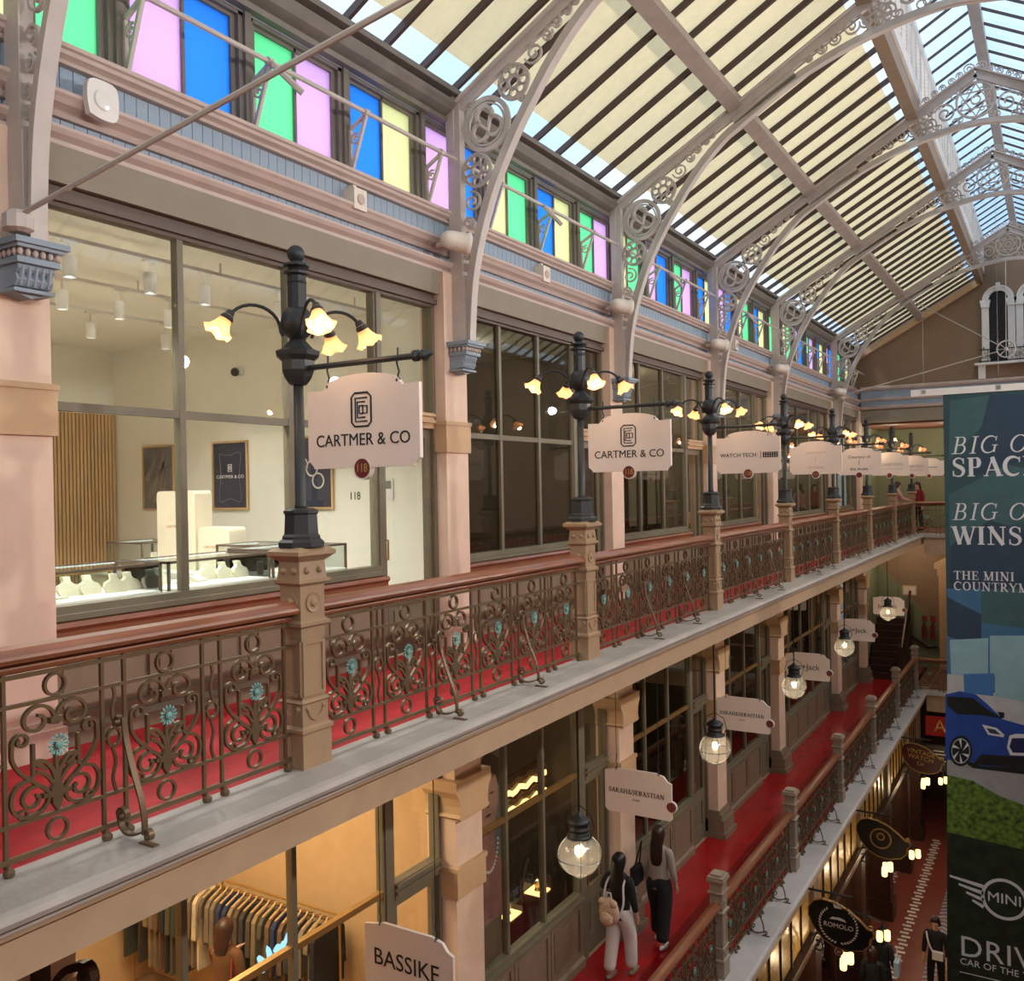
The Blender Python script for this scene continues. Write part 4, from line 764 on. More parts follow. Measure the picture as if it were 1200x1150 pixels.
# twin arched windows with balconet
for s, n in ((-1, 'towards the shopfronts'), (1, 'away from the shopfronts')):
    WN[0] += 1; cx = XC+s*.47; w = thing('window_%d' % WN[0], 'white arched gable window '+n, 'window', (cx, 32.08, 3.65), kind='structure')
    q = MB(); outer = arc(0, 1.95, .44, 0, 180, 16); inner = arc(0, 1.95, .27, 180, 0, 16)
    for i in range(16): q.prism([outer[i], outer[i+1], inner[15-i], inner[16-i]], 'y', -.10, .02)
    ob(q, 'arch_surround', 'white', w); ob(MB().flat(arc(0, 1.95, .40, 0, 180, 16), .03, .05).xf(lambda x, y, z: (x, y-.1, z)), 'arch_bead', 'white', w); ob(bx(-.06, -.16, 2.2, .06, -.04, 2.46), 'keystone', 'white', w)
    for d in (-1, 1):
        ob(bx(d*.36-.10, -.12, .0, d*.36+.10, .02, 1.75).box(d*.36-.12, -.14, 0, d*.36+.12, .02, .12), 'column', 'white', w); ob(MB().prism([(-.11, 1.72), (.11, 1.72), (.15, 1.95), (-.15, 1.95)], 'y', -.16, .02).xf(lambda x, y, z: (x+d*.36, y, z)), 'capital', 'white', w)
    ob(bx(-.27, -.0, 0, .27, .015, 1.95).prism(arc(0, 1.95, .27, 0, 180, 12), 'y', 0, .015), 'pane', 'blk', w); ob(bx(-.015, -.02, 0, .015, .0, 2.2).box(-.27, -.02, 1.0, .27, 0, 1.03), 'glazing_bar', 'dwood', w)
q = bx(XC-1.15, 31.86, 3.58, XC+1.15, 32.1, 3.65).box(XC-1.05, 31.98, 3.16, XC-.85, 32.1, 3.58).box(XC+.85, 31.98, 3.16, XC+1.05, 32.1, 3.58); ob(q, 'balconet_ledge', 'white', we_)
bal = thing('balconet', 'small black iron balconet below the gable windows', 'balconet', (XC, 31.9, 3.65))
ob(bx(-1.0, -.012, .38, 1.0, .012, .41).box(-1.0, -.012, .02, 1.0, .012, .05), 'rail', 'blk', bal)
q = MB()
for i in range(-4, 5): q.flat(spiral(i*.22, .2, .1, .03, 90, 90+(360 if i % 2 else -360), 14), .016, .015); q.flat([(i*.22+.11, .03), (i*.22+.11, .40)], .015, .015); q.flat([(i*.22, .40), (i*.22, .5)], [.05, .01], .015)
ob(q, 'scrollwork', 'blk', bal)
# lobby behind the end galleries
struct(bx(-7, 36.2, ZL, 4, 36.4, 2.4), 'wall_lobby_upper', 'green', 'sage green wall behind the upper end gallery', 'wall')
struct(bx(-7, 32.4, 1.9, 4, 36.4, 2.0), 'ceiling_lobby', 'mauve', 'brown ceiling of the upper lobby', 'ceiling')
struct(bx(-6.0, 32.12, ZG, -5.8, 36.4, 2.0), 'wall_lobby_side', 'green', 'side wall of the end lobby', 'wall')
lo = struct(bx(-7, 35.3, ZL, 4, 35.5, ZU-.2), 'wall_lobby_lower', 'endw', 'brown wall behind the lower end gallery', 'wall')
ob(MB().prism([(-5.8, ZL), (-2, ZL), (-2, -5.6), (-3.7, -5.3), (-5.8, -2.9)], 'y', 35.27, 35.3), 'sage_dado', 'green', lo)
ob(MB().tube([(-5.3, 35.22, -4.9), (-4.6, 35.2, -5.6), (-4.1, 35.2, -5.95), (-3.8, 35.2, -5.9)], .05, 6), 'sloping_handrail', 'dwood', lo)
# pedimented doorcase
dc = thing('doorcase', 'tan pedimented doorcase at the lower gallery end', 'doorcase', (-3.35, 35.2, ZL))
ob(MB().prism([(-.5, 3.55), (.9, 3.55), (.9, 3.75), (.2, 4.15), (-.5, 3.75)], 'y', -.2, .05), 'pediment', 'tan', dc)
for x in (-.25, .65): ob(bx(x-.12, -.12, 0, x+.12, .05, 3.3).box(x-.16, -.15, 3.3, x+.16, .05, 3.55), 'pilaster', 'tan', dc)
ob(bx(-.13, -.03, 0, .53, .02, 3.3), 'door_panel', 'dwood', dc)
for x in (-4.22, -3.95):
    o = thing('fire_extinguisher', 'red fire extinguisher by the tan doorcase', 'extinguisher', (x, 35.12, ZL+1.05), group='pair of fire extinguishers')
    ob(MB().lathe([(.075, 0), (.08, .02), (.08, .42), (.05, .5), (.02, .52)], 12), 'cylinder', 'cred', o); ob(MB().lathe([(.03, .52), (.03, .58)], 8).tube([(0, 0, .56), (0, -.1, .5), (0, -.1, .2)], .012), 'valve_hose', 'blk', o); ob(bx(-.08, .1, .6, .08, .12, .8), 'sign_plate', 'cred', o)
nb = thing('notice_board', 'small pale framed notice on the brown lobby wall', 'notice', (-4.7, 35.28, -3.95)); ob(bx(-.24, -.03, -.18, .24, 0, .18), 'frame', 'tan', nb); ob(bx(-.2, -.04, -.14, .2, -.03, .14), 'sheet', 'rim', nb)
st = thing('staircase', 'dark timber staircase with turned balusters at the lower gallery end', 'staircase', (-5.75, 32.5, ZL))
for i in range(9): ob(bx(.05, .25*i, 0, 1.1, .25*i+.25, .2*(i+1)), 'step', 'dwood', st)
ob(MB().prism([(-.1, 0), (2.3, 0), (2.3, 1.9), (-.1, .1)], 'x', 1.1, 1.16), 'stringer', 'dwood', st); ob(MB().tube([(1.13, -.1, .95), (1.13, 2.3, 2.75)], .045), 'stair_rail', 'dwood', st)
for i in range(9): ob(MB().tube([(1.13, .25*i+.1, .2*i+.2), (1.13, .25*i+.1, .2*i+1.08)], .022), 'baluster', 'dwood', st)
ob(bx(1.05, -.2, 0, 1.21, -.04, 1.15), 'stair_newel', 'dwood', st)
# ================================================================ JEWELLERY SHOP (upper, first bay)
sc = 8.165/7.95
for j, (xa, xb, mt, lab) in enumerate(((-10.675, -10.03, 'postg', 'grey framed photograph of hands on the white shop wall'), (-9.29, -8.645, 'poster', 'navy framed poster with white Cartmer & Co lettering'), (-7.9, -7.24, 'poster', 'dark framed poster of rings beside the lamp post'))):
    xa *= sc; xb *= sc; t = thing('framed_poster', lab, 'poster', ((xa+xb)/2, 8.165, .235)); w = (xb-xa)/2; h = .445
    ob(bx(-w, -.03, -h, w, 0, -h+.025).box(-w, -.03, h-.025, w, 0, h).box(-w, -.03, -h+.025, -w+.025, 0, h-.025).box(w-.025, -.03, -h+.025, w, 0, h-.025), 'frame', 'oak', t); ob(bx(-w+.025, -.015, -h+.025, w-.025, 0, h-.025), 'print', mt, t)
    if j == 1:
        text('CARTMER & CO', .062, 'white', t, (0, -.017, -.02), sx=1.15); q = MB().flat([(-.03, .05), (.03, .05), (.03, .14), (-.03, .14)], .012, .003, closed=True).flat([(-.008, .07), (.008, .07), (.008, .12), (-.008, .12)], .008, .003, closed=True); ob(q, 'emblem', 'white', t, (0, -.017, 0))
        ob(MB().flat(crom([(-.2, .28), (-.17, 0), (-.2, -.33), (0, -.30), (.2, -.33), (.17, 0), (.2, .28), (0, .26), (-.2, .28)], 4), .006, .003), 'outline', 'steel', t, (0, -.017, 0))
    if j == 0:
        for a, b, c, d in ((-.22, -.3, .05, .1), (-.08, -.34, .12, .22), (.04, -.36, .2, .12), (-.25, -.05, -.05, .3), (.05, .1, .12, .34)): ob(MB().flat([(a, b), ((a+c)/2+.02, (b+d)/2), (c, d)], [.1, .085, .05], .004), 'finger', 'steel', t, (0, -.018, 0))
    if j == 2:
        for a, b in ((-.16, .1), (.0, .05), (.1, -.1)): ob(MB().flat(circ(a, b, .09, 16), .02, .004, closed=True), 'ring', 'rim', t, (0, -.018, 0))
op = thing('slat_panel', 'oak slatted wall panel in the jewellery shop', 'wall panel', (-11.595, 6.6, -1.7)); sm = bx(0, 0, 0, .03, .035, 2.85).mesh('slat'); ob(bx(0, 0, 0, .012, 1.56, 2.85), 'backing', 'wallb', op)
for i in range(28): link(sm, 'slat', 'oak', op, (.012, .01+i*.055, 0))
sh = thing('window_platform', 'white display platform inside the jeweller window', 'platform', (-6.55, 5.3, -1.7)); ob(bx(-.45, -1.75, .86, .58, 1.7, .92), 'platform_top', 'white', sh); ob(bx(-.42, -1.7, 0, .5, 1.65, .86), 'platform_body', 'white', sh)
cn = thing('display_counter', 'white counter before the poster wall', 'counter', (-8.58, 6.95, -1.7)); ob(bx(-1.5, -.4, .78, 1.5, .4, .84), 'counter_top', 'white', cn); ob(bx(-1.45, -.36, 0, 1.45, .36, .78), 'counter_body', 'cream', cn)
JB = MB().prism([(-.085, 0), (.085, 0), (.10, .05), (.085, .085), (.04, .105), (.03, .125), (.032, .16), (-.032, .16), (-.03, .125), (-.04, .105), (-.085, .085), (-.10, .05)], 'x', -.02, .025).xf(lambda x, y, z: (x-z*.45, y, z)).mesh('bust')
JT = MB().box(-.12, -.09, 0, .12, .09, .02).mesh('tray'); JC = MB().lathe([(.03, 0), (.03, .12), (.0, .125)], 8).mesh('cone'); JR = MB().prism([(-.1, 0), (.1, 0), (.1, .02), (-.06, .09), (-.1, .09)], 'y', -.1, .1).mesh('ramp')
def case(x0, x1, y0, y1, z0, h, lab, n, mat='brown', lit=True):
    t = thing('jewellery_case', lab, 'display case', ((x0+x1)/2, (y0+y1)/2, z0), group='glass jewellery cases'); a, b = (x1-x0)/2, (y1-y0)/2; e = .02
    q = MB()
    for s in (1, -1):
        for u in (1, -1): q.cbox((s*(a-e/2), u*(b-e/2), h/2), (e, e, h))
        q.cbox((s*(a-e/2), 0, h-e/2), (e, 2*b, e)); q.cbox((0, s*(b-e/2), h-e/2), (2*a, e, e))
    ob(q, 'frame', mat, t); ob(bx(-a, -b, 0, a, b, .015), 'base', 'white', t); ob(bx(-a+.002, -b+.002, .016, -a+.006, b-.002, h-.002).box(a-.006, -b+.002, .016, a-.002, b-.002, h-.002).box(-a+.006, -b+.002, .016, a-.006, -b+.006, h-.002).box(-a+.006, b-.006, .016, a-.006, b-.002, h-.002).box(-a+.006, -b+.006, h-.006, a-.006, b-.006, h-.002), 'case_glass', 'gclear', t)
    if lit: ob(bx(-a+.012, -b+.02, h-.02, -a+.03, b-.02, h-.012), 'strip_light', 'led2', t); light('AREA', 'case_light', t, (-.05, 0, h-.025), .35, (.92, 1, .98), .06, sy=2*b*.9)
    for i in range(n):
        k = random.choice((0, 0, 1, 2, 3)); me, nm, la, rr = ((JB, 'jewellery_bust', 'cream jewellery bust in a glass case', .06), (JT, 'jewellery_tray', 'flat cream jewellery tray in a glass case', .13), (JC, 'ring_cone', 'small cream ring cone in a glass case', .03), (JR, 'necklace_ramp', 'sloped cream necklace display in a glass case', .12))[k]
        p = ((x0+x1)/2+random.uniform(-.25, .25)*a, y0+(i+.5)*(y1-y0)/n, z0+.016); s_ = min(1.0, (h-.05)/.21, (y1-y0)/n/(2*rr+.02))
        o = link(me, nm, 'cream', None, p, rz=random.uniform(-.3, .3)); o.scale = (s_,)*3; tag(o, la.replace('in a glass case', 'inside the '+lab.replace('glass jewellery ', '').replace('with bronze frame ', '')), 'jewellery stand', 'jewellery stands in the glass cases')
case(-6.75, -6.15, 3.62, 4.73, -.78, .24, 'glass jewellery case with bronze frame nearest the pink pilaster', 7)
case(-6.75, -6.15, 4.79, 5.89, -.78, .24, 'glass jewellery case with bronze frame in the window middle', 7)
case(-6.75, -6.15, 5.92, 6.92, -.78, .26, 'glass jewellery case with bronze frame behind the lamp post', 5)
case(-9.6, -8.95, 6.62, 7.25, -.86, .32, 'glass jewellery case on the white counter left of the cream blocks', 4); case(-7.7, -7.0, 6.6, 7.2, -.86, .32, 'glass jewellery case on the white counter right of the cream blocks', 4)
gt = thing('brass_showcase', 'brass edged showcase table in the jewellery shop', 'showcase', (-7.6, 4.6, -1.7)); ob(bx(-.3, -.9, 1.02, .3, .9, 1.06), 'top_frame', 'brass', gt); ob(bx(-.28, -.88, .78, .28, .88, 1.02), 'case_glass', 'gclear', gt); ob(bx(-.28, -.88, 0, .28, .88, .78), 'body', 'white', gt)
for a in (-.28, .28):
    for b in (-.86, 0, .86): ob(bx(a-.012, b-.012, .78, a+.012, b+.012, 1.02), 'post', 'brass', gt)
for x0, x1, z1, lab in ((-8.95, -8.3, .04, 'tall cream display block on the white counter'), (-8.25, -7.75, -.37, 'lower cream display block on the white counter')):
    t = thing('display_block', lab, 'display block', ((x0+x1)/2, 6.95, -.86)); h = z1+.86; w = (x1-x0)/2
    P = arc(w-.05, h-.05, .05, 0, 90, 4)+arc(-w+.05, h-.05, .05, 90, 180, 4)+[(-w, 0), (w, 0)]; ob(MB().prism(P, 'y', -.12, .12), 'block', 'cream', t); text('CARTMER & CO', .045, 'tan', t, (0, -.122, h*.55))
for i, x in enumerate((-6.4, -7.55, -8.7)):
    t = thing('track_rail', 'white ceiling track rail, %s row from the shop window' % ORD[i], 'light track', (x, 5.6, 2.06), group='ceiling tracks in the jeweller'); ob(bx(-.018, -2.2, -.12, .018, 2.2, -.09), 'rail', 'white', t)
    for yy in (-1.8, 0, 1.8): ob(MB().tube([(0, yy, -.09), (0, yy, 0)], .008), 'drop_rod', 'white', t)
SPM = MB().lathe([(.0, .0), (.045, 0), (.05, -.01), (.05, -.17), (.042, -.17), (.042, -.15), (0, -.15)], 14).mesh('spot_body', True)
SPS = MB().tube([(0, 0, 0), (0, 0, .10)], .008).box(-.02, -.06, .09, .02, .06, .11).mesh('stem'); SPD = MB().lathe([(0, -.155), (.04, -.155)], 14).mesh('led_disc')
for j, (x, y) in enumerate(((-6.4, 4.15), (-6.4, 4.86), (-6.4, 5.42), (-6.4, 6.3), (-7.55, 4.82), (-7.55, 5.39), (-7.55, 5.95), (-8.7, 4.7), (-8.7, 5.87), (-8.7, 6.8))):
    t = thing('track_spotlight', 'white cylinder track spotlight on the %s track from the jeweller window' % ORD[{-6.4: 0, -7.55: 1, -8.7: 2}[x]], 'spotlight', (x, y, 1.83), group='track spotlights in the jeweller')
    link(SPM, 'spot_body', 'white', t); link(SPS, 'stem', 'white', t); link(SPD, 'led_disc', 'led', t); light('SPOT', 'spot_light', t, (0, 0, -.18), 60, (1, .97, .93), .05, spot=R(130))
o = thing('security_camera', 'small white dome camera on the poster wall', 'camera', (-9.0, 8.165, 1.55)); ob(bx(-.07, -.05, -.03, .07, 0, .07), 'mount', 'white', o); ob(MB().sphere((0, -.09, 0), .055), 'dome', 'blk', o)
kp = thing('door_keypad', 'white keypad panel inside the jeweller door', 'keypad', (-6.6, 8.165, .02)); ob(bx(-.07, -.02, -.12, .07, 0, .12), 'plate', 'white', kp); ob(bx(-.05, -.025, .0, .05, -.02, .09), 'screen', 'steel', kp)
text('118', .11, 'ink', bpy.data.objects['window_3'], (XG+.006, 6.72, -.05), rot=(PI/2, 0, PI/2))
# upper shops beyond: cream hanging panels, cabinets, room lamps
pf = thing('window_platform', 'low timber platform inside the third upper shop window', 'platform', (-6.35, 14.2, ZU)); ob(bx(-.38, -1.4, .84, .35, 1.4, .9), 'platform_top', 'oak', pf); ob(bx(-.35, -1.36, 0, .32, 1.36, .84), 'platform_body', 'mwood', pf)
for j, y in enumerate((13.25, 14.15, 14.95)):
    t = thing('window_panel', 'tall cream display panel in the third upper shop window', 'display panel', (-6.2, y, -.8), group='cream panels in the third window'); ob(bx(-.02, -.2, .12, .02, .2, 1.15), 'panel', 'cream', t); ob(bx(-.1, -.24, 0, .1, .24, .12), 'foot', 'dwood', t); ob(bx(-.03, .2, .12, .03, .235, 1.15).box(-.03, -.235, .12, .03, -.2, 1.15), 'edge', 'dwood', t)
for i in range(1, 6):
    a, b = YK[i], YK[i+1]; c = (a+b)/2
    t = thing('shop_cabinet', 'shelved cabinet in the upper shop '+NAMES[i], 'cabinet', (-8.75, c, ZU)); ob(bx(0, -1.2, 0, .4, 1.2, 2.2), 'carcass', 'mwood', t)
    for z in (.7, 1.2, 1.7): ob(bx(.4, -1.15, z, .5, 1.15, z+.03), 'shelf', 'oak', t)
    t = thing('ceiling_lamp', 'ceiling lamp in the upper shop '+NAMES[i], 'ceiling lamp', (-7.3, c, 2.06)); ob(MB().lathe([(.0, -.1), (.1, -.09), (.14, -.04), (.14, 0)], 14), 'diffuser', 'warm', t); light('POINT', 'room_light', t, (0, 0, -.25), 110 if i > 1 else 22, (1, .86, .68), .1)
# ================================================================ CLOTHING SHOP (lower, first bay)
rk = thing('clothes_rail', 'long brass clothes rail along the beige shop wall', 'clothes rail', (-9.0, 7.80, ZL)); ob(MB().tube([(-1.9, 0, 1.82), (1.85, 0, 1.82)], .016, 8), 'rail', 'brass', rk)
for x in (-1.9, -.1, 1.85): ob(MB().tube([(x, 0, 0), (x, 0, 1.82)], .014, 6), 'post', 'brass', rk)
CLO = ['CBB89C', '3B3430', '2A2A2C', '8A7556', '55503F', '5A4B3C', '2A3350', '6F5138', '1E1E20', '3C3A36', '3A3F34', '7A6C5A', '33302E', '786A5A']
CM = [pm('garment_%d' % i, h, .9, var=.18, scale=6) for i, h in enumerate(CLO)]
CN = ['cream', 'charcoal', 'black', 'khaki', 'olive', 'coffee brown', 'navy', 'brown', 'jet black', 'soot grey', 'dark green', 'stone', 'dark grey', 'taupe']
HG = MB().tube([(0, -.2, -.13), (0, -.02, -.06), (0, 0, -.03), (0, .02, -.06), (0, .2, -.13)], .012, 5).tube([(0, 0, -.05), (0, 0, 0), (0, .02, .03), (0, 0, .045), (0, -.02, .03)], .004, 4).mesh('hanger')
def garm(L, sl):
    P = [(-.07, -.07), (-.2, -.13), (-.25, -.2), (-.27, -sl), (-.2, -sl), (-.19, -.3), (-.21, -L), (.21, -L), (.19, -.3), (.2, -sl), (.27, -sl), (.25, -.2), (.2, -.13), (.07, -.07), (0, -.1)]
    q = MB().prism(P, 'x', -.03, .03); return q.xf(lambda x, y, z: (x*(1+.5*math.sin(y*40)*min(1, -z)), y, z)).mesh('garment_cloth')
GM = [(L, s) for L, s in ((.8, .62), (1.05, .65), (.7, .35), (1.25, .7))]
gi = 0
def garment(x, y, z, rz=0, c=None, gl=None):
    global gi
    c = random.randrange(len(CLO)) if c is None else c; L = random.choice(GM) if gl is None else GM[gl]; gi += 1
    t = thing('hanging_garment', '%s garment on a wooden hanger on the brass clothes rail' % CN[c], 'garment', (x, y, z), rz, 'garments on the brass rail'); link(HG, 'hanger', 'oak', t, (0, 0, -.03)); link(garm(*L), 'cloth', CM[c], t, (0, 0, -.04))
for i in range(34): garment(-10.8+i*.105, 7.80, ZL+1.80, random.uniform(-.06, .06), 6 if i == 27 else None, 0 if i == 27 else None)
nn = thing('blue_squiggle', 'pale blue plastic squiggle with added glow among the clothes', 'shop decor', (-7.72, 7.35, -5.25));  # blue-lit plastic decor; its glow is put into the material
ob(MB().tube(crom([(-.30+.6*i/14+.05*math.sin(i*2.1), .02*math.cos(i), -.22+.5*i/14+.09*math.cos(i*2.6)) for i in range(15)], 4), .022, 5), 'tube', 'decorglow', nn); ob(MB().tube([(-.3, 0, -.3), (-.3, 0, -1.43)], .01).tube([(.28, 0, .2), (.28, 0, -1.43)], .01), 'stand', 'blk', nn)
cb = thing('timber_cabinet', 'orange brown timber cabinet in the clothing shop', 'cabinet', (-8.6, 4.4, ZL)); ob(bx(-.7, -.75, 0, .7, .6, 1.35), 'carcass', pm('orange_timber', '8C5A2C', .5, var=.4, scale=3), cb)
for j in range(3): ob(bx(.7, -.72+.44*j, .1, .73, -.32+.44*j, 1.28), 'door', pm('orange_timber_door', '96622F', .5, var=.4, scale=4), cb)
rg = thing('patterned_rug', 'red and cream patterned rug pile in the clothing shop', 'rug', (-7.15, 5.5, ZL)); ob(MB().lathe([(.55, 0), (.6, .1), (.5, .5), (.45, .62), (0, .64)], 16), 'rug_fold', pm('rug_pattern', '6E2E2A', .9, var=.5, scale=18, hx2='D9C9B0'), rg)
lp = thing('added_ceiling_panel', 'added unseen ceiling panel holding the clothing shop fill light', 'ceiling light', (-8.2, 5.8, -2.0)); ob(bx(-1.35, -1.3, -.05, 1.35, 1.3, 0), 'frame', 'white', lp); light('AREA', 'added_panel_light', lp, (0, 0, -.06), 190, (1, .78, .5), 2.6, sy=2.5)  # unseen panel, added as a housing for the area light
ib = thing('iron_bracket', 'dark scrolled iron bracket on the first lower pilaster', 'bracket', (-5.62, 3.33, -2.9)); ob(MB().flat(crom([(0, -.6), (.1, -.3), (.3, -.05), (.5, .05)], 4)+spiral(.52, -.02, .07, .02, 90, -300, 14), .05, .06), 'scroll', 'dwood', ib); ob(bx(0, -.05, -.7, .06, .05, .3).box(0, -.04, .22, .55, .04, .3), 'arm', 'dwood', ib)
# ================================================================ PORTRAIT JEWELLER (lower, second bay)
pp = thing('portrait_poster', 'tall poster of a woman wearing a pearl necklace', 'poster', (-6.12, 9.38, -5.35)); ob(bx(-.04, -.3, -1.334, -.015, .3, -.05), 'stand', 'mwood', pp); ob(bx(-.015, -.36, -.05, .0, .36, 2.45), 'sheet', pm('poster_ground', '6E7470', .5, var=.3, scale=1.5), pp)
def ell(q, cy, cz, a, b, x, n=20): q.prism([(cy+a*math.cos(2*PI*i/n), cz+b*math.sin(2*PI*i/n)) for i in range(n)], 'x', 0, x); return q
ob(ell(MB(), -.0, 1.5, .24, .4, .004), 'face', 'face', pp); ob(MB().prism([(-.12, 1.3), (.12, 1.3), (.16, .8), (.34, .6), (.34, -.03), (-.34, -.03), (-.34, .7), (-.14, .85)], 'x', 0, .003), 'neck', pm('poster_blouse', 'A4706A', .5, var=.2), pp); ob(MB().prism([(-.25, 1.5), (-.3, 1.9), (0, 2.1), (.26, 1.95), (.27, 1.6), (.2, 1.75), (0, 1.85), (-.18, 1.75)], 'x', 0, .006), 'hair', 'hairc', pp)
q = MB()
for s in (-1, 1): ell(q, s*.09, 1.56, .045, .014, .007, 8)
ell(q, 0, 1.3, .06, .018, .007, 8); q.prism([(-.02, 1.56), (.03, 1.40), (-.03, 1.40)], 'x', 0, .006); ob(q, 'features', 'hairc', pp)
q = MB()
for i in range(20): a = PI*i/19; q.sphere((.008, -.2*math.cos(a), .95-.35*math.sin(a)), .02, 6, 4)
ob(q, 'pearl_necklace', 'rim', pp)
for j, (y, h) in enumerate(((10.25, 1.0), (11.05, 1.0))):
    t = thing('display_pedestal', 'red brown pedestal with lit glass cube, %s' % ['by the portrait poster', 'by the shop door'][j], 'pedestal', (-6.4, y, ZL)); ob(bx(-.15, -.16, 0, .15, .16, h-.02), 'body', pm('red_lacquer', '4A1C18', .4), t); ob(bx(-.13, -.14, h-.02, .13, .14, h), 'lit_base', 'glow', t); ob(bx(-.14, -.15, h, .14, .15, h+.2), 'glass_cube', 'gclear', t); ob(MB().lathe([(.05, 0), (.03, .04), (.05, .1), (.02, .14)], 8), 'jewel', 'brass', t, (0, 0, h)); light('POINT', 'cube_light', t, (0, 0, h+.16), 2.5, (1, .8, .5), .02)
gp = thing('lamp_reflection_panel', 'shop lamp reflection built as glowing gold strips in the jeweller window', 'lamp reflection', (-6.9, 11.5, -4.7))  # reflection of the shop lamps, modelled as glowing strips on a backing
for j in range(4): ob(MB().flat([(-.75+.1*i, .03*math.sin(i*1.7+j)+.13*j) for i in range(16)], .05 if j % 2 else .075, .02, lambda u, v, d: (d, u, v)), 'reflection_strip', 'glow' if j % 2 == 0 else 'brass', gp)
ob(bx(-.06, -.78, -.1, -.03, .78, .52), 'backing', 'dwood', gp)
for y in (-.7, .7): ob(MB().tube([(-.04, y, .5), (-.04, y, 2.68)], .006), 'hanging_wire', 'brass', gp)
for i in range(1, 6):
    c = (YK[i]+YK[i+1])/2; t = thing('ceiling_lamp', 'warm ceiling lamp in the lower shop %s' % ['', 'with the portrait poster', 'second past the portrait', 'behind the first Jac+Jack sign', 'in the widest lower bay', 'by the lower end wall'][i], 'ceiling lamp', (-7.2, c, ZU-.3)); ob(MB().lathe([(0, -.1), (.1, -.09), (.14, -.04), (.14, 0)], 14), 'diffuser', 'warm', t); light('POINT', 'room_light', t, (0, 0, -.3), 30, (1, .8, .55), .1)
    t = thing('shop_table', 'low display table in the lower shop %s' % ['', 'with the portrait poster', 'second past the portrait', 'behind the first Jac+Jack sign', 'in the widest lower bay', 'by the lower end wall'][i], 'table', (-7.4, c, ZL)); ob(bx(-.3, -.8, .72, .3, .8, .77), 'table_top', 'oak', t)
    for a in (-.26, .26):
        for b in (-.75, .75): ob(bx(a-.02, b-.02, 0, a+.02, b+.02, .72), 'leg', 'blk', t)

for x, y, z, w, l in ((-4.9, 33.8, 1.9, 40, 'in the upper end lobby by the shopfronts'), (-3.2, 34.2, 1.9, 40, 'in the upper end lobby by the banner'), (-4.6, 33.6, ZU-.1, 40, 'in the lower end lobby')):
    t = thing('lobby_lamp', 'tulip shaded ceiling lamp '+l, 'ceiling lamp', (x, y, z)); ob(MB().tube([(0, 0, 0), (0, 0, -.35)], .012), 'stem', 'black', t); link(HO, 'shade_holder', 'black', t, (0, 0, -.37)); link(TU, 'tulip_shade', 'opal', t, (0, 0, -.37)); link(BU, 'bulb', 'bulb', t, (0, 0, -.37)); light('POINT', 'lobby_light', t, (0, 0, -.6), w, (1, .8, .58), .06)
# ================================================================ GROUND FLOOR SHOPS
gw = struct(bx(-6, Y0, ZG, -5.2, 35, ZL-.3), 'wall_ground', 'dark', 'dark ground floor shop wall behind the glass', 'wall')
XF = -3.98
ob(bx(-5.2, Y0, ZL-.42, XF+.02, 31.2, ZL-.30), 'fascia_board', 'dwood', gw); ob(bx(-4.3, Y0, -8.42, XF+.06, 31.2, -8.22).box(-4.3, Y0, -8.2, XF+.12, 31.2, -8.14), 'transom_beam', 'dwood', gw)
GP = [12.45, 16.85, 21.25, 25.0, 28.3]
gmat = pm('amber_leaded_glass', 'B08A3C', .3, var=.5, scale=14)
for i, y in enumerate([8.23]+GP+[31.0]):
    ob(bx(-4.6, y-.22, ZG, XF+.10, y+.22, -8.42).box(-4.6, y-.28, ZG, XF+.16, y+.28, ZG+.5), 'ground_pilaster', 'dwood', gw); ob(bx(-4.5, y-.18, -8.14, XF+.08, y+.18, ZL-.42), 'upper_pilaster', 'mwood', gw)
    if i < 6:
        e = (GP+[31.0])[i]; n = 6; st = (e-y-.4)/n
        for j in range(n): ob(bx(XF-.03, y+.2+j*st+.02, -8.12, XF, y+.2+(j+1)*st-.02, ZL-.46), 'leaded_pane', gmat, gw); ob(bx(XF-.05, y+.2+j*st-.02, -8.14, XF+.03, y+.2+j*st+.02, ZL-.42), 'pane_mullion', 'dwood', gw)
        ob(bx(-4.32, y+.2, ZG+.6, -4.30, e-1.2, -8.42), 'shop_pane', 'glass', gw); ob(bx(-4.4, y+.2, ZG, -4.2, e-1.2, ZG+.6), 'stall_riser', 'dwood', gw)
        for j in range(3): ob(bx(-4.34, y+.2+(e-1.4-y)*j/2-.03, ZG+.6, -4.26, y+.2+(e-1.4-y)*j/2+.03, -8.42), 'shop_mullion', 'dwood', gw)
        t = thing('shop_shelf', 'lit display shelf in the ground floor shop past the %s pilaster' % ORD[i], 'shelf', (-4.75, (y+e-1)/2, ZG)); ob(bx(-.2, -1, 0, .2, 1, .9), 'base_cabinet', 'dwood', t)
        for z in (1.3, 1.8, 2.3): ob(bx(-.2, -1, z, .05, 1, z+.03), 'shelf_board', 'oak', t)
        ob(bx(-.22, -1, .9, -.2, 1, 2.6), 'back_panel', 'wallb', t); light('POINT', 'shelf_light', t, (.1, 0, 2.6), 26, (1, .72, .4), .1)
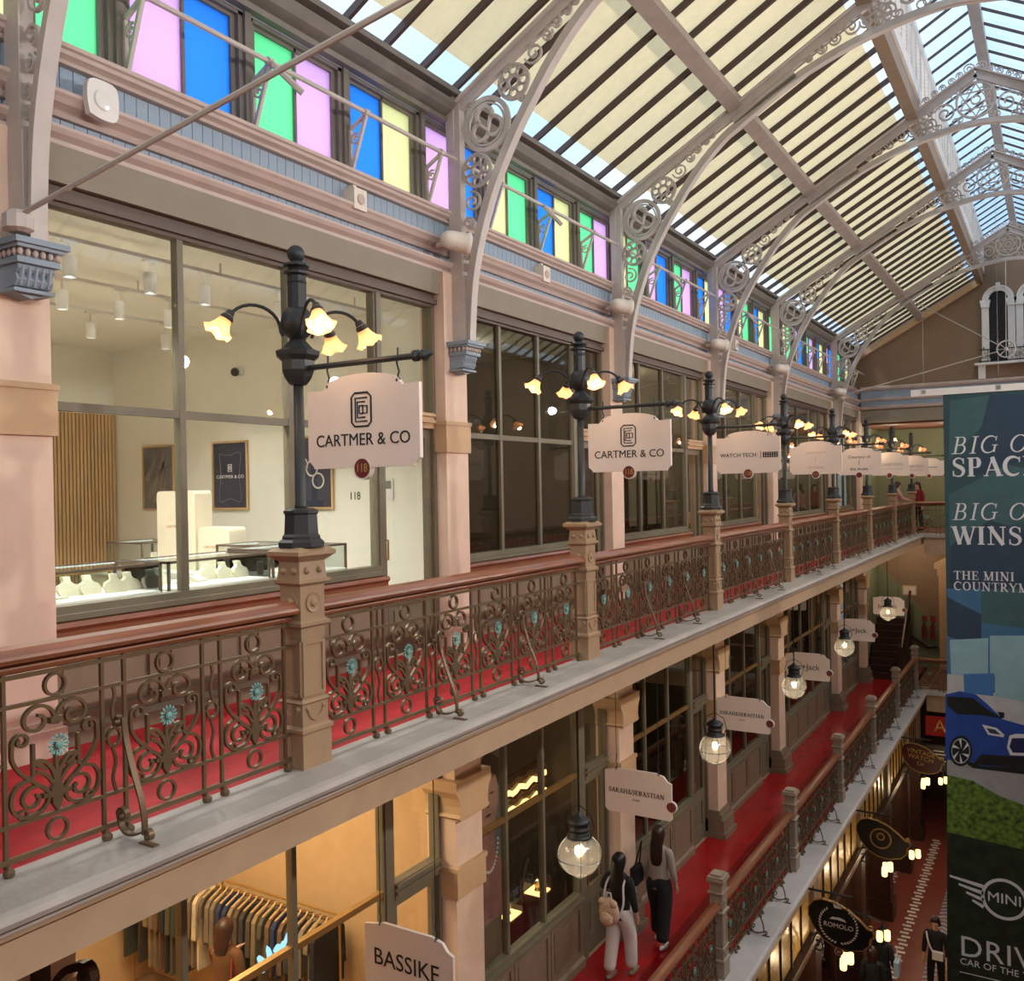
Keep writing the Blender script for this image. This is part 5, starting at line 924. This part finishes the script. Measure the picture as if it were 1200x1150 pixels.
# oval blade signs
def oval(Y, lab, mat, draw, dx=0):
    t = thing('blade_sign', lab, 'sign', (-3.25, Y, -7.55), group='dark oval signs over the ground floor shops')
    P = [(-.52, .34), (-.44, .45), (-.3, .50), (-.12, .48), (.1, .40), (.3, .26), (.42, .15), (.5, .14), (.52, .06), (.46, .0), (.44, -.12), (.34, -.22), (.12, -.28), (-.1, -.26), (-.3, -.16), (-.45, .02), (-.53, .2)]
    ob(MB().prism(P, 'y', -.03, .03), 'board', mat, t); ob(MB().flat(P, .016, .07, closed=True), 'edge_band', 'brass', t)
    ob(MB().flat(spiral(.47, .16, .05, .015, 200, -200, 14), .014, .04), 'scroll', 'brass', t); ob(MB().tube([(-.70, 0, .62), (.2, 0, .62)], .02).tube([(-.3, 0, .62), (-.3, 0, .49)], .01).tube([(.1, 0, .62), (.1, 0, .40)], .01), 'sign_arm', 'blk', t); draw(t)
    return t
def rom(t):
    text('ROMOLO', .112, 'rim', t, (-.04, -.034, .10), bold=0)
    q = MB(); 
    for s in (1, -1):
        for i in range(15):
            a = R(-80+i*9.5) if s > 0 else R(180+80-i*9.5); c = (-.04+.30*math.cos(a), .12+.30*math.sin(a)); q.flat([(c[0]-.022*math.cos(a+.8*s), c[1]-.022*math.sin(a+.8*s)), (c[0], c[1]), (c[0]+.03*math.cos(a+.8*s), c[1]+.03*math.sin(a+.8*s))], [.004, .032, .004], .004)
    ob(q, 'laurel_wreath', 'rim', t, (0, -.033, 0)); ob(MB().prism([(-.1, .40), (-.12, .48), (-.07, .44), (-.04, .50), (-.01, .44), (.04, .48), (.02, .40)], 'y', -.035, -.031), 'crown', 'rim', t)
    ob(MB().prism([(-.18, .2), (-.14, .24), (-.02, .25), (.06, .23), (.09, .19), (.05, .2), (0, .2), (-.06, .21), (-.12, .2)], 'y', -.035, -.031), 'animal_emblem', 'rim', t)
    d = link(DR, 'disc_rim', 'rim', t, (-.04, 0, -.33)); link(DS, 'number_disc', 'blk', t, (-.04, -.003, -.33)); text('24', .06, 'rim', t, (-.04, -.026, -.33))
oval(15.75, 'black oval blade sign reading Romolo inside a white laurel wreath', 'blk', rom)
oval(20.0, 'black oval blade sign with a dim gold emblem', 'blk', lambda t: (ob(MB().flat(circ(-.05, .12, .2, 20), .03, .004, closed=True), 'gold_wreath', 'brass', t, (0, -.033, 0)), ob(MB().flat(circ(-.05, .16, .07, 8), .03, .004, closed=True), 'gold_crest', 'brass', t, (0, -.033, 0))))
oval(26.3, 'maroon oval blade sign reading Vintage Watch Co', pm('maroon_enamel', '4A1214', .35), lambda t: (text('VINTAGE', .17, 'gold', t, (-.04, -.034, .27), rot=(PI/2, R(8), 0), bold=0), text('WATCH', .17, 'gold', t, (-.05, -.034, .12), rot=(PI/2, R(8), 0), bold=0), text('Co', .14, 'gold', t, (-.06, -.034, -.03), bold=0)))
SHD = MB().lathe([(.03, .1), (.055, .09), (.06, -.05), (.05, -.09), (.0, -.09)], 12).mesh('lit_shade', True)
for j, (Y, z, n, l) in enumerate(((15.9, -8.2, 3, 'below the Romolo sign'), (18.2, -8.75, 2, 'past the Romolo sign'), (20.15, -8.2, 3, 'below the dim gold oval sign'), (22.6, -8.75, 2, 'past the dim gold oval sign'), (26.45, -8.2, 3, 'below the Vintage Watch sign'), (28.6, -8.75, 2, 'past the Vintage Watch sign'))):
    t = thing('bracket_lamp', 'scrolled bracket lamp with %s lit shades %s' % (['', '', 'two', 'three'][n], l), 'lamp', (XF+.1, Y+.25, z), group='bracket lamps of the ground floor shops'); x = .62 if n == 3 else .85
    ob(MB().tube(crom([(0, 0, .1), (.1, 0, .32), (.3, 0, .36), (x-.1, 0, .3), (x, 0, .22)], 4), .018), 'arm', 'blk', t); ob(MB().flat(spiral(.16, .12, .11, .02, 120, -300, 18), .02, .03), 'scroll', 'blk', t)
    ob(MB().lathe([(.02, .14), (.07, .16), (.02, .22)], 10, (x, 0, 0)), 'crown', 'blk', t)
    for i in range(n): a = 2*PI*i/n; link(SHD, 'lit_shade', 'warm', t, (x+.07*math.cos(a), .07*math.sin(a), .04-.05*i))
    light('POINT', 'lamp_light', t, (x, -.2, -.15), 14, (1, .75, .45), .06)
# shop sign at the far ground end
p = PY(1097, 853, 31.36); t = thing('lit_shop_sign', 'red lit shop sign with a large letter A over the ground floor', 'sign', p); ob(bx(-.3, -.05, -.25, .6, .05, .35), 'panel', emit('red_lightbox', 'C8382A', .10), t); text('A', .55, 'gold', t, (.12, -.055, .05), bold=0); ob(bx(-.3, 0, .35, -.26, .04, .55), 'hanger', 'blk', t); ob(bx(.5, 0, .35, .54, .04, .55), 'hanger', 'blk', t)
p = PY(1094, 882, 30.9); t = thing('menu_board', 'black hanging board with rows of white marks under the red sign', 'sign', p); ob(bx(-.5, -.03, -.55, .7, .03, .25), 'board', 'blk', t)
for i in range(5): ob(bx(.0, -.034, .05-.1*i, .3+.05*(i % 2), -.03, .08-.1*i), 'white_line', 'rim', t)
ob(bx(-.3, 0, .25, -.27, .03, .9), 'hanger', 'blk', t)
struct(bx(-6, 35, ZG, 4, 35.3, ZL-.2), 'wall_ground_end', 'dwood', 'dark timber wall at the ground floor end', 'wall')
# ================================================================ BANNER
BY = 15.0
def bp(px, py): v = PY(px, py, BY); return (v.x, v.z)
bn = thing('hanging_banner', 'tall printed car advertising banner hanging in the void', 'banner', (0, BY, 0))
XL, XR, ZT, ZB = -1.487, .27, 1.28, -8.35
ob(bx(XL, -.003, ZB, XR, .003, ZT), 'banner_cloth', pm('banner_dark_teal', '2F4F55', .7, var=.15, scale=.8), bn)
ob(bx(-1.93, -.02, ZT, .7, .02, ZT+.10), 'top_bar', 'white', bn)
for x in (-1.75, -.75, .45): ob(MB().tube([(x, 0, ZT+.1), (x, 0, 5.95)], .0018, 4), 'hanging_wire', 'steel', bn); ob(bx(x-.03, -.03, ZT+.03, x+.03, -.02, ZT+.09), 'clamp', 'steel', bn)
def pr(nm, pts, mat, d): ob(MB().prism([bp(*q) for q in pts], 'y', -.003-.002*d, -.002*d-.0015), nm, mat, bn)
def cm(n, h, **k): return pm(n, h, .7, **k)
c1, c2, c3, c4, c5 = cm('print_teal', '3E6166', var=.1), cm('print_navy', '2B4257', var=.1), cm('print_blue', '3F6F96', var=.1), cm('print_sky', '8DB6C2', var=.08), cm('print_cobalt', '4379B8', var=.06)
RE = 1262
for j, (pts, m) in enumerate((([(1113, 470), (1170, 462), (1150, 500), (1112, 540)], c1), ([(1160, 462), (RE, 462), (RE, 520), (1135, 560)], c2), ([(1112, 580), (1180, 545), (RE, 560), (RE, 590), (1113, 640)], c1), ([(1113, 640), (1160, 610), (RE, 640), (RE, 690), (1114, 690)], c2), ([(1110, 690), (RE, 690), (RE, 830), (1110, 830)], c3), ([(1110, 700), (1150, 720), (1150, 760), (1110, 745)], c2), ([(1150, 690), (RE, 690), (RE, 745), (1150, 730)], c1), ([(1160, 745), (RE, 745), (RE, 790), (1190, 800), (1160, 790)], c4), ([(1113, 750), (1158, 748), (1158, 790), (1115, 800)], c4), ([(1165, 800), (RE, 805), (RE, 830), (1165, 830)], c5))): pr('facet', pts, m, .5+.1*j)
pr('pale_wall', [(1110, 790), (1130, 792), (1165, 812), (RE, 835), (RE, 900), (1110, 880)], cm('print_pale', 'B9BEC4'), 2)
pr('cobalt_block', [(1129, 790), (1165, 789), (1164, 816), (1130, 812)], c5, 2.5); pr('aqua_block', [(1166, 789), (RE, 786), (RE, 835), (1166, 816)], c4, 2.4)
pr('road', [(1110, 875), (RE, 905), (RE, 990), (1110, 915)], cm('print_road', '9DA0A4'), 3)
gm = pm('print_hedge', '3D5A1E', .8, var=.6, scale=14, hx2='6F9436'); gd = pm('print_hedge_dark', '1E2A18', .8, var=.5, scale=5)
pr('hedge', [(1110, 908), (1140, 915), (1170, 932), (RE, 968), (RE, 1040), (1110, 1010)], gm, 4); pr('dark_hedge', [(1110, 975), (RE, 1010), (RE, 1250), (1110, 1250)], gd, 4.5)
cb_, cdk, cwt = cm('print_car_blue', '1F479C', var=.2), cm('print_car_black', '14171C'), cm('print_white', 'D9DCE2', var=.03)
pr('car_shadow', [(1110, 880), (1140, 900), (RE, 915), (RE, 895), (1150, 885)], cdk, 5)
pr('car_body', [(1108, 814), (1125, 810), (1144, 814), (1158, 826), (1175, 843), (1200, 850), (RE, 853), (RE, 900), (1150, 898), (1138, 893), (1108, 890)], cb_, 5.5)
pr('car_windscreen', [(1110, 816), (1140, 818), (1158, 832), (1174, 842), (1150, 838), (1122, 837), (1110, 827)], cdk, 6)
pr('car_lower', [(1150, 884), (RE, 890), (RE, 903), (1140, 896)], cdk, 6); pr('car_headlight', [(1151, 849), (1168, 853), (1177, 861), (1176, 864), (1158, 861)], cwt, 6.5); pr('car_lens', [(1156, 853), (1166, 855), (1173, 861), (1160, 859)], c2, 7)
pr('car_grille', [(1183, 862), (1190, 860), (RE, 862), (RE, 888), (1184, 885), (1180, 876)], cwt, 6.5); pr('car_grille_mesh', [(1186, 865), (RE, 865), (RE, 884), (1187, 882), (1183, 875)], cm('print_grille', '1B2456'), 7); pr('car_mirror', [(1169, 834), (1177, 835), (1177, 841), (1173, 842)], cdk, 7)
wc = (1126, 880)
def wel(r1, r2, n=20): return [(wc[0]+r1*math.cos(2*PI*i/n), wc[1]+r2*math.sin(2*PI*i/n)) for i in range(n)]
pr('tyre', wel(13.5, 18), cdk, 6.5); pr('wheel_rim', wel(11, 15), cm('print_silver', 'A9ABAF'), 7); pr('wheel_dark', wel(10, 13.6), cdk, 7.5)
for i in range(6):
    a = 2*PI*i/6+.3; pr('spoke', [(wc[0]+2*math.cos(a+.8), wc[1]+3*math.sin(a+.8)), (wc[0]+10*math.cos(a), wc[1]+14*math.sin(a)), (wc[0]+10*math.cos(a+.28), wc[1]+14*math.sin(a+.28))], cwt, 8)
for s, px, py, ph, kw in (('BIG ON', 1115, 532.5, 20, dict(T=.11, t=.045, shear=.2, gap=.1)), ('SPACE', 1116, 559, 22, dict(T=.2, t=.055)), ('BIG ON', 1116, 609.5, 19.5, dict(T=.11, t=.045, shear=.2, gap=.1)), ('WINS', 1117, 638, 21, dict(T=.2, t=.055)), ('THE MINI', 1118, 679, 10, dict(T=.17, t=.06, gap=.07)), ('COUNTRYMAN', 1118, 691.5, 10, dict(T=.17, t=.06, gap=.07))):
    a = bp(px, py); b = bp(px, py-ph); serif(s, b[1]-a[1], cwt, bn, (a[0], -.009, a[1]), **kw)
lc = bp(1177, 1054); rr = .28
q = MB().flat(circ(lc[0], lc[1], rr, 30), .045, .002, closed=True)
for s in (-1, 1):
    for i, (l, z) in enumerate(((.72, .18), (.60, .08), (.50, -.02), (.42, -.12))): q.flat([(lc[0]+s*.27, lc[1]+z-.05), (lc[0]+s*l, lc[1]+z+.02)], [.055, .03], .002)
ob(q, 'winged_emblem', cwt, bn, (0, -.0145, 0)); text('MINI', .21, cwt, bn, (lc[0], -.0145, lc[1]), bold=0, sx=1.05)
a = bp(1124, 1110); text('DRIVE', .43, cwt, bn, (a[0], -.0145, a[1]+.02), align='LEFT', bold=0, sp=1.05); a = bp(1125, 1127.5); text('CAR OF THE YEAR', .135, cwt, bn, (a[0], -.0145, a[1]+.02), align='LEFT', bold=0, sp=1.02); a = bp(1125, 1139); ob(bx(a[0], -.016, a[1], a[0]+1.3, -.0145, a[1]+.012), 'rule', cwt, bn)
# ================================================================ PEOPLE
def skin(name, V, Eg, mat, parent, sub=2, loc=(0, 0, 0), rad2=None):
    me = bpy.data.meshes.new(name); me.from_pydata([v[:3] for v in V], Eg, []); o = link(me, name, mat, parent, loc)
    o.modifiers.new('skin', 'SKIN').use_smooth_shade = True
    sv = me.skin_vertices[0].data if me.skin_vertices else None
    if sv is None:
        import bmesh
        b = bmesh.new(); b.from_mesh(me); b.verts.layers.skin.verify(); b.to_mesh(me); b.free(); sv = me.skin_vertices[0].data
    for i, v in enumerate(V): sv[i].radius = (v[3], v[4] if len(v) > 4 else v[3]); sv[i].use_root = (i == 0)
    s = o.modifiers.new('sub', 'SUBSURF'); s.levels = sub; s.render_levels = sub; return o
def loft(name, rings, mat, parent, n=14):
    q = MB(); m = len(rings)
    for cx, cy, z, a, b in rings: q.v += [(cx+a*math.cos(2*PI*k/n), cy+b*math.sin(2*PI*k/n), z) for k in range(n)]
    q.f += [(i*n+k, i*n+(k+1) % n, (i+1)*n+(k+1) % n, (i+1)*n+k) for i in range(m-1) for k in range(n)]+[tuple(range(n))[::-1], tuple((m-1)*n+k for k in range(n))]
    return ob(q, name, mat, parent, smooth=True)
def person(label, loc, rz, H, top, bottom, hair, shoes, stride=.12, larm=None, rarm=None, hairlen=1.12, wide=1.0, sleeves=True, skirt=False, hem=1.0, lean=0, group=None):
    t = thing('person', label, 'person', loc, rz, group); k = H/1.7
    def S(*v): return tuple(x*k for x in v)
    ly = lambda z: lean*max(0, z-.95)
    la = larm or [(-.215, -.01, 1.13), (-.23, .06, .90)]; ra = rarm or [(.215, -.01, 1.13), (.23, .06, .90)]
    V = [S(0, 0, .95, .115), S(0, ly(1.1), 1.10, .10), S(0, ly(1.3), 1.30, .115), S(0, ly(1.43), 1.43, .06), S(0, ly(1.5)+.01, 1.50, .05), S(0, ly(1.57)+.02, 1.57, .08), S(0, ly(1.63)+.015, 1.63, .08), S(0, ly(1.67)+.01, 1.68, .04)]
    E_ = [(0, 1), (1, 2), (2, 3), (3, 4), (4, 5), (5, 6), (6, 7)]
    TV = [S(0, 0, .86, .15), S(0, ly(1.1), 1.08, .135), S(0, ly(1.3), 1.29, .15), S(0, ly(1.42), 1.42, .075)]; TE = [(0, 1), (1, 2), (2, 3)]
    for s, a in ((-1, la), (1, ra)):
        sh = S(s*.165, ly(1.39), 1.385, .058); el = S(*a[0], .045); wr = S(*a[1], .029)
        d = (Vector(a[1])-Vector(a[0])).normalized(); hd = Vector(a[1])+d*.075; n = len(V); V += [sh, el, wr, S(*hd, .034, .022)]; E_ += [(2, n), (n, n+1), (n+1, n+2), (n+2, n+3)]
        sd = Vector((s, 0, 0)).cross(d)
        for f in range(4):
            b = hd+d*.045+Vector((0, 1, 0))*(f-1.5)*.019+Vector((-s*.003, 0, 0)); e = b+d*(.055 if f in (1, 2) else .04)+Vector((-s*.015, .004, 0)); m = len(V); V += [S(*b, .0095), S(*e, .0075)]; E_ += [(n+3, m), (m, m+1)]
        b = Vector(a[1])+d*.04+Vector((-s*.02, .035, 0)); e = b+d*.04+Vector((0, .015, 0)); m = len(V); V += [S(*b, .011), S(*e, .009)]; E_ += [(n+2, m), (m, m+1)]
        if sleeves: n = len(TV); TV += [S(s*.17, ly(1.39), 1.385, .068), S(*a[0], .058), S(*(Vector(a[1])-d*.03), .042)]; TE += [(2, n), (n, n+1), (n+1, n+2)]
        else: n = len(TV); TV += [S(s*.17, ly(1.39), 1.385, .068)]; TE += [(2, n)]
    BV = [S(0, 0, 1.04, .13), S(0, 0, .90, .14)]; BE = [(0, 1)]
    for s in (-1, 1):
        kn = (s*.095, s*stride*.6+.03, .50); an = (s*.10, s*stride, .09); n = len(V); V += [S(s*.09, 0, .88, .085), S(*kn, .058), S(an[0], an[1]-.03, an[2], .04), S(an[0], an[1]+.12, .035, .032, .025)]; E_ += [(0, n), (n, n+1), (n+1, n+2), (n+2, n+3)]
        m = len(BV); BV += [S(s*.09, 0, .84, .095*wide), S(*kn, .075*wide), S(an[0], an[1]-.02, an[2]+.0, .066*wide)]; BE += [(1, m), (m, m+1), (m+1, m+2)]
        sh = ob(MB().sphere((0, 0, 0), 1, 10, 8).xf(lambda x, y, z: (x*.048*k, y*.135*k, max(z, -.6)*.055*k)), 'shoe', shoes, t, S(an[0], an[1]+.045, .033), smooth=True)
    skin('body', V, E_, 'skin', t); skin('trousers', BV, BE, bottom, t)
    loft('top', [tuple(x*k for x in r_) for r_ in ((0, 0, .84, .165*hem, .135*hem), (0, ly(.95), .95, .155, .125), (0, ly(1.08), 1.08, .135, .108), (0, ly(1.25), 1.25, .155, .118), (0, ly(1.36), 1.36, .165, .11), (0, ly(1.42), 1.42, .12, .085), (0, ly(1.455), 1.455, .065, .062))], top, t, 16)
    if sleeves:
        for i_, s_ in ((4, -1), (7, 1)): skin('sleeve', [S(s_*.06, ly(1.37), 1.365, .075)]+TV[i_:i_+3], [(0, 1), (1, 2), (2, 3)], top, t)
    RG_ = [(0, -.045, hairlen-.03, .03, .012), (0, -.085, hairlen+.03, .075, .03)]; z = hairlen+.12
    while z < 1.50: RG_.append((0, ly(z)-.085+.05*max(0, z-1.3), z, .10, .042)); z += .1
    RG_ += [(0, ly(1.53)-.045, 1.53, .102, .066), (0, ly(1.6)-.02, 1.59, .104, .092), (0, ly(1.65)-.008, 1.65, .098, .104), (0, ly(1.69), 1.69, .083, .092), (0, ly(1.72), 1.72, .055, .06), (0, ly(1.735), 1.735, .015, .016)]
    loft('hair', [tuple(x*k for x in r_) for r_ in RG_], hair, t)
    q = MB()
    for s in (-1, 1): q.sphere(S(s*.032, ly(1.6)+.096, 1.60), .011*k, 6, 4)
    ob(q, 'eyes', 'blk', t); ob(MB().sphere(S(0, ly(1.57)+.108, 1.572), .014*k, 6, 5, (.8, 1, 1.5)).sphere(S(0, ly(1.53)+.092, 1.53), .018*k, 6, 4, (1.3, .5, .4)), 'nose_mouth', 'skin', t)
    for s in (-1, 1): ob(MB().sphere(S(s*.082, ly(1.58), 1.585), .02*k, 6, 5, (.5, .8, 1.4)), 'ear', 'skin', t)
    return t
wa = person('woman with long black hair, black top, white trousers and fluffy cream backpack', (-5.22, 11.25, ZL), R(-6), 1.66, 'cblk', 'cwht', 'hairb', 'mwood', .14, hem=1.05, hairlen=1.05, wide=1.35, larm=[(-.25, -.06, 1.22), (-.20, .12, 1.18)])
bpk = thing('backpack', 'fluffy cream backpack worn by the woman in white trousers', 'backpack', (-5.25, 10.97, ZL+.82), R(-6)); ob(MB().sphere((0, 0, .17), .15, 14, 10, (1, .62, 1.25)).sphere((0, -.07, .10), .10, 12, 8, (1, .7, 1)).sphere((-.09, -.03, .30), .05).sphere((.09, -.03, .30), .05), 'pouch', 'fluff', bpk, smooth=True)
for s in (-1, 1): ob(MB().tube(crom([(s*.09, .07, .05), (s*.15, .12, .25), (s*.13, .16, .47), (s*.11, .28, .56)], 3), .014), 'strap', 'cwht', bpk)
ob(MB().tube([(-.04, 0, .36), (-.03, 0, .42), (.03, 0, .42), (.04, 0, .36)], .01), 'handle', 'cwht', bpk)
person('woman with long brown hair, grey blouse and black trousers walking on the red floor', (-5.08, 12.32, ZL), R(-4), 1.70, 'cgry', 'cblk', 'hairr', 'shoe', -.13, hairlen=1.15, wide=1.45)
tb = thing('shoulder_bag', 'dark shoulder bag at the side of the woman in grey blouse', 'bag', (-5.40, 12.25, ZL+.86)); ob(bx(-.05, -.14, 0, .05, .14, .24), 'bag_body', 'cblk', tb); ob(MB().tube([(0, -.1, .24), (.08, 0, .62), (0, .1, .24)], .012), 'strap', 'cblk', tb)
p = PZ(1096, 1077, ZG+1.74); person('man in black with a pale cross-body bag on the ground floor', (p.x, p.y, ZG), R(175), 1.76, 'cblk', 'cblk', 'hairr', 'blk', .08, hairlen=1.55)
cbg = thing('crossbody_bag', 'pale cross-body bag on the man in black', 'bag', (p.x, p.y-.17, ZG+1.02)); ob(bx(-.05, -.05, -.08, .16, .05, .08), 'bag_body', 'cwht', cbg); ob(MB().tube(crom([(-.04, 0, .06), (-.12, -.02, .25), (-.17, .06, .46)], 3), .02), 'strap', 'cwht', cbg)
for j, (px, py, lab, tp, hr) in enumerate(((1022, 1112, 'person in dark jacket below the Romolo sign', 'cblk', 'hairr'), (1034, 1090, 'person in black with a pale blue bag below the Romolo sign', 'cblk', 'hairb'))):
    p = PZ(px, py, ZG+1.68); person(lab, (p.x, p.y, ZG), R(10-30*j), 1.70, tp, 'cnvy', hr, 'blk', .1, hairlen=1.4)
    if j: o = thing('tote_bag', 'pale blue tote bag carried below the Romolo sign', 'bag', (p.x+.3, p.y-.1, ZG+.85)); ob(bx(-.05, -.14, 0, .05, .14, .3), 'bag_body', pm('pale_blue_canvas', 'A9C3D6', .8), o); ob(MB().tube([(0, -.08, .3), (0, 0, .55), (0, .08, .3)], .01), 'strap', 'cwht', o)
person('person in pale pink top leaning by the upper end corner lamp', (-4.42, 30.45, ZU), R(-60), 1.66, pm('pink_cloth', 'B98C80', .85), 'cblk', 'hairr', 'blk', .05, hairlen=1.4, lean=.12, rarm=[(.22, .12, 1.18), (.14, .34, 1.14)])
person('person in dark red top on the upper end gallery', (-4.15, 33.5, ZU), R(150), 1.64, 'cred', 'cblk', 'hairc', 'blk', .05, hairlen=1.3)
person('shopper with brown hair and tan coat facing the clothes rail', (-8.28, 7.12, ZL), R(8), 1.77, 'cbrn', 'cbrn', 'hairc', 'blk', .05, hairlen=1.35, wide=1.3, larm=[(-.22, .10, 1.16), (-.16, .30, 1.2)])
o = thing('handbag', 'dark handbag with red strap on the shopper in the tan coat', 'bag', (-7.98, 7.02, ZL+.85)); ob(bx(-.06, -.14, 0, .06, .14, .22), 'bag_body', 'dwood', o); ob(MB().tube([(0, -.1, .22), (-.06, -.02, .60), (0, .08, .22)], .012), 'strap', 'cred', o)
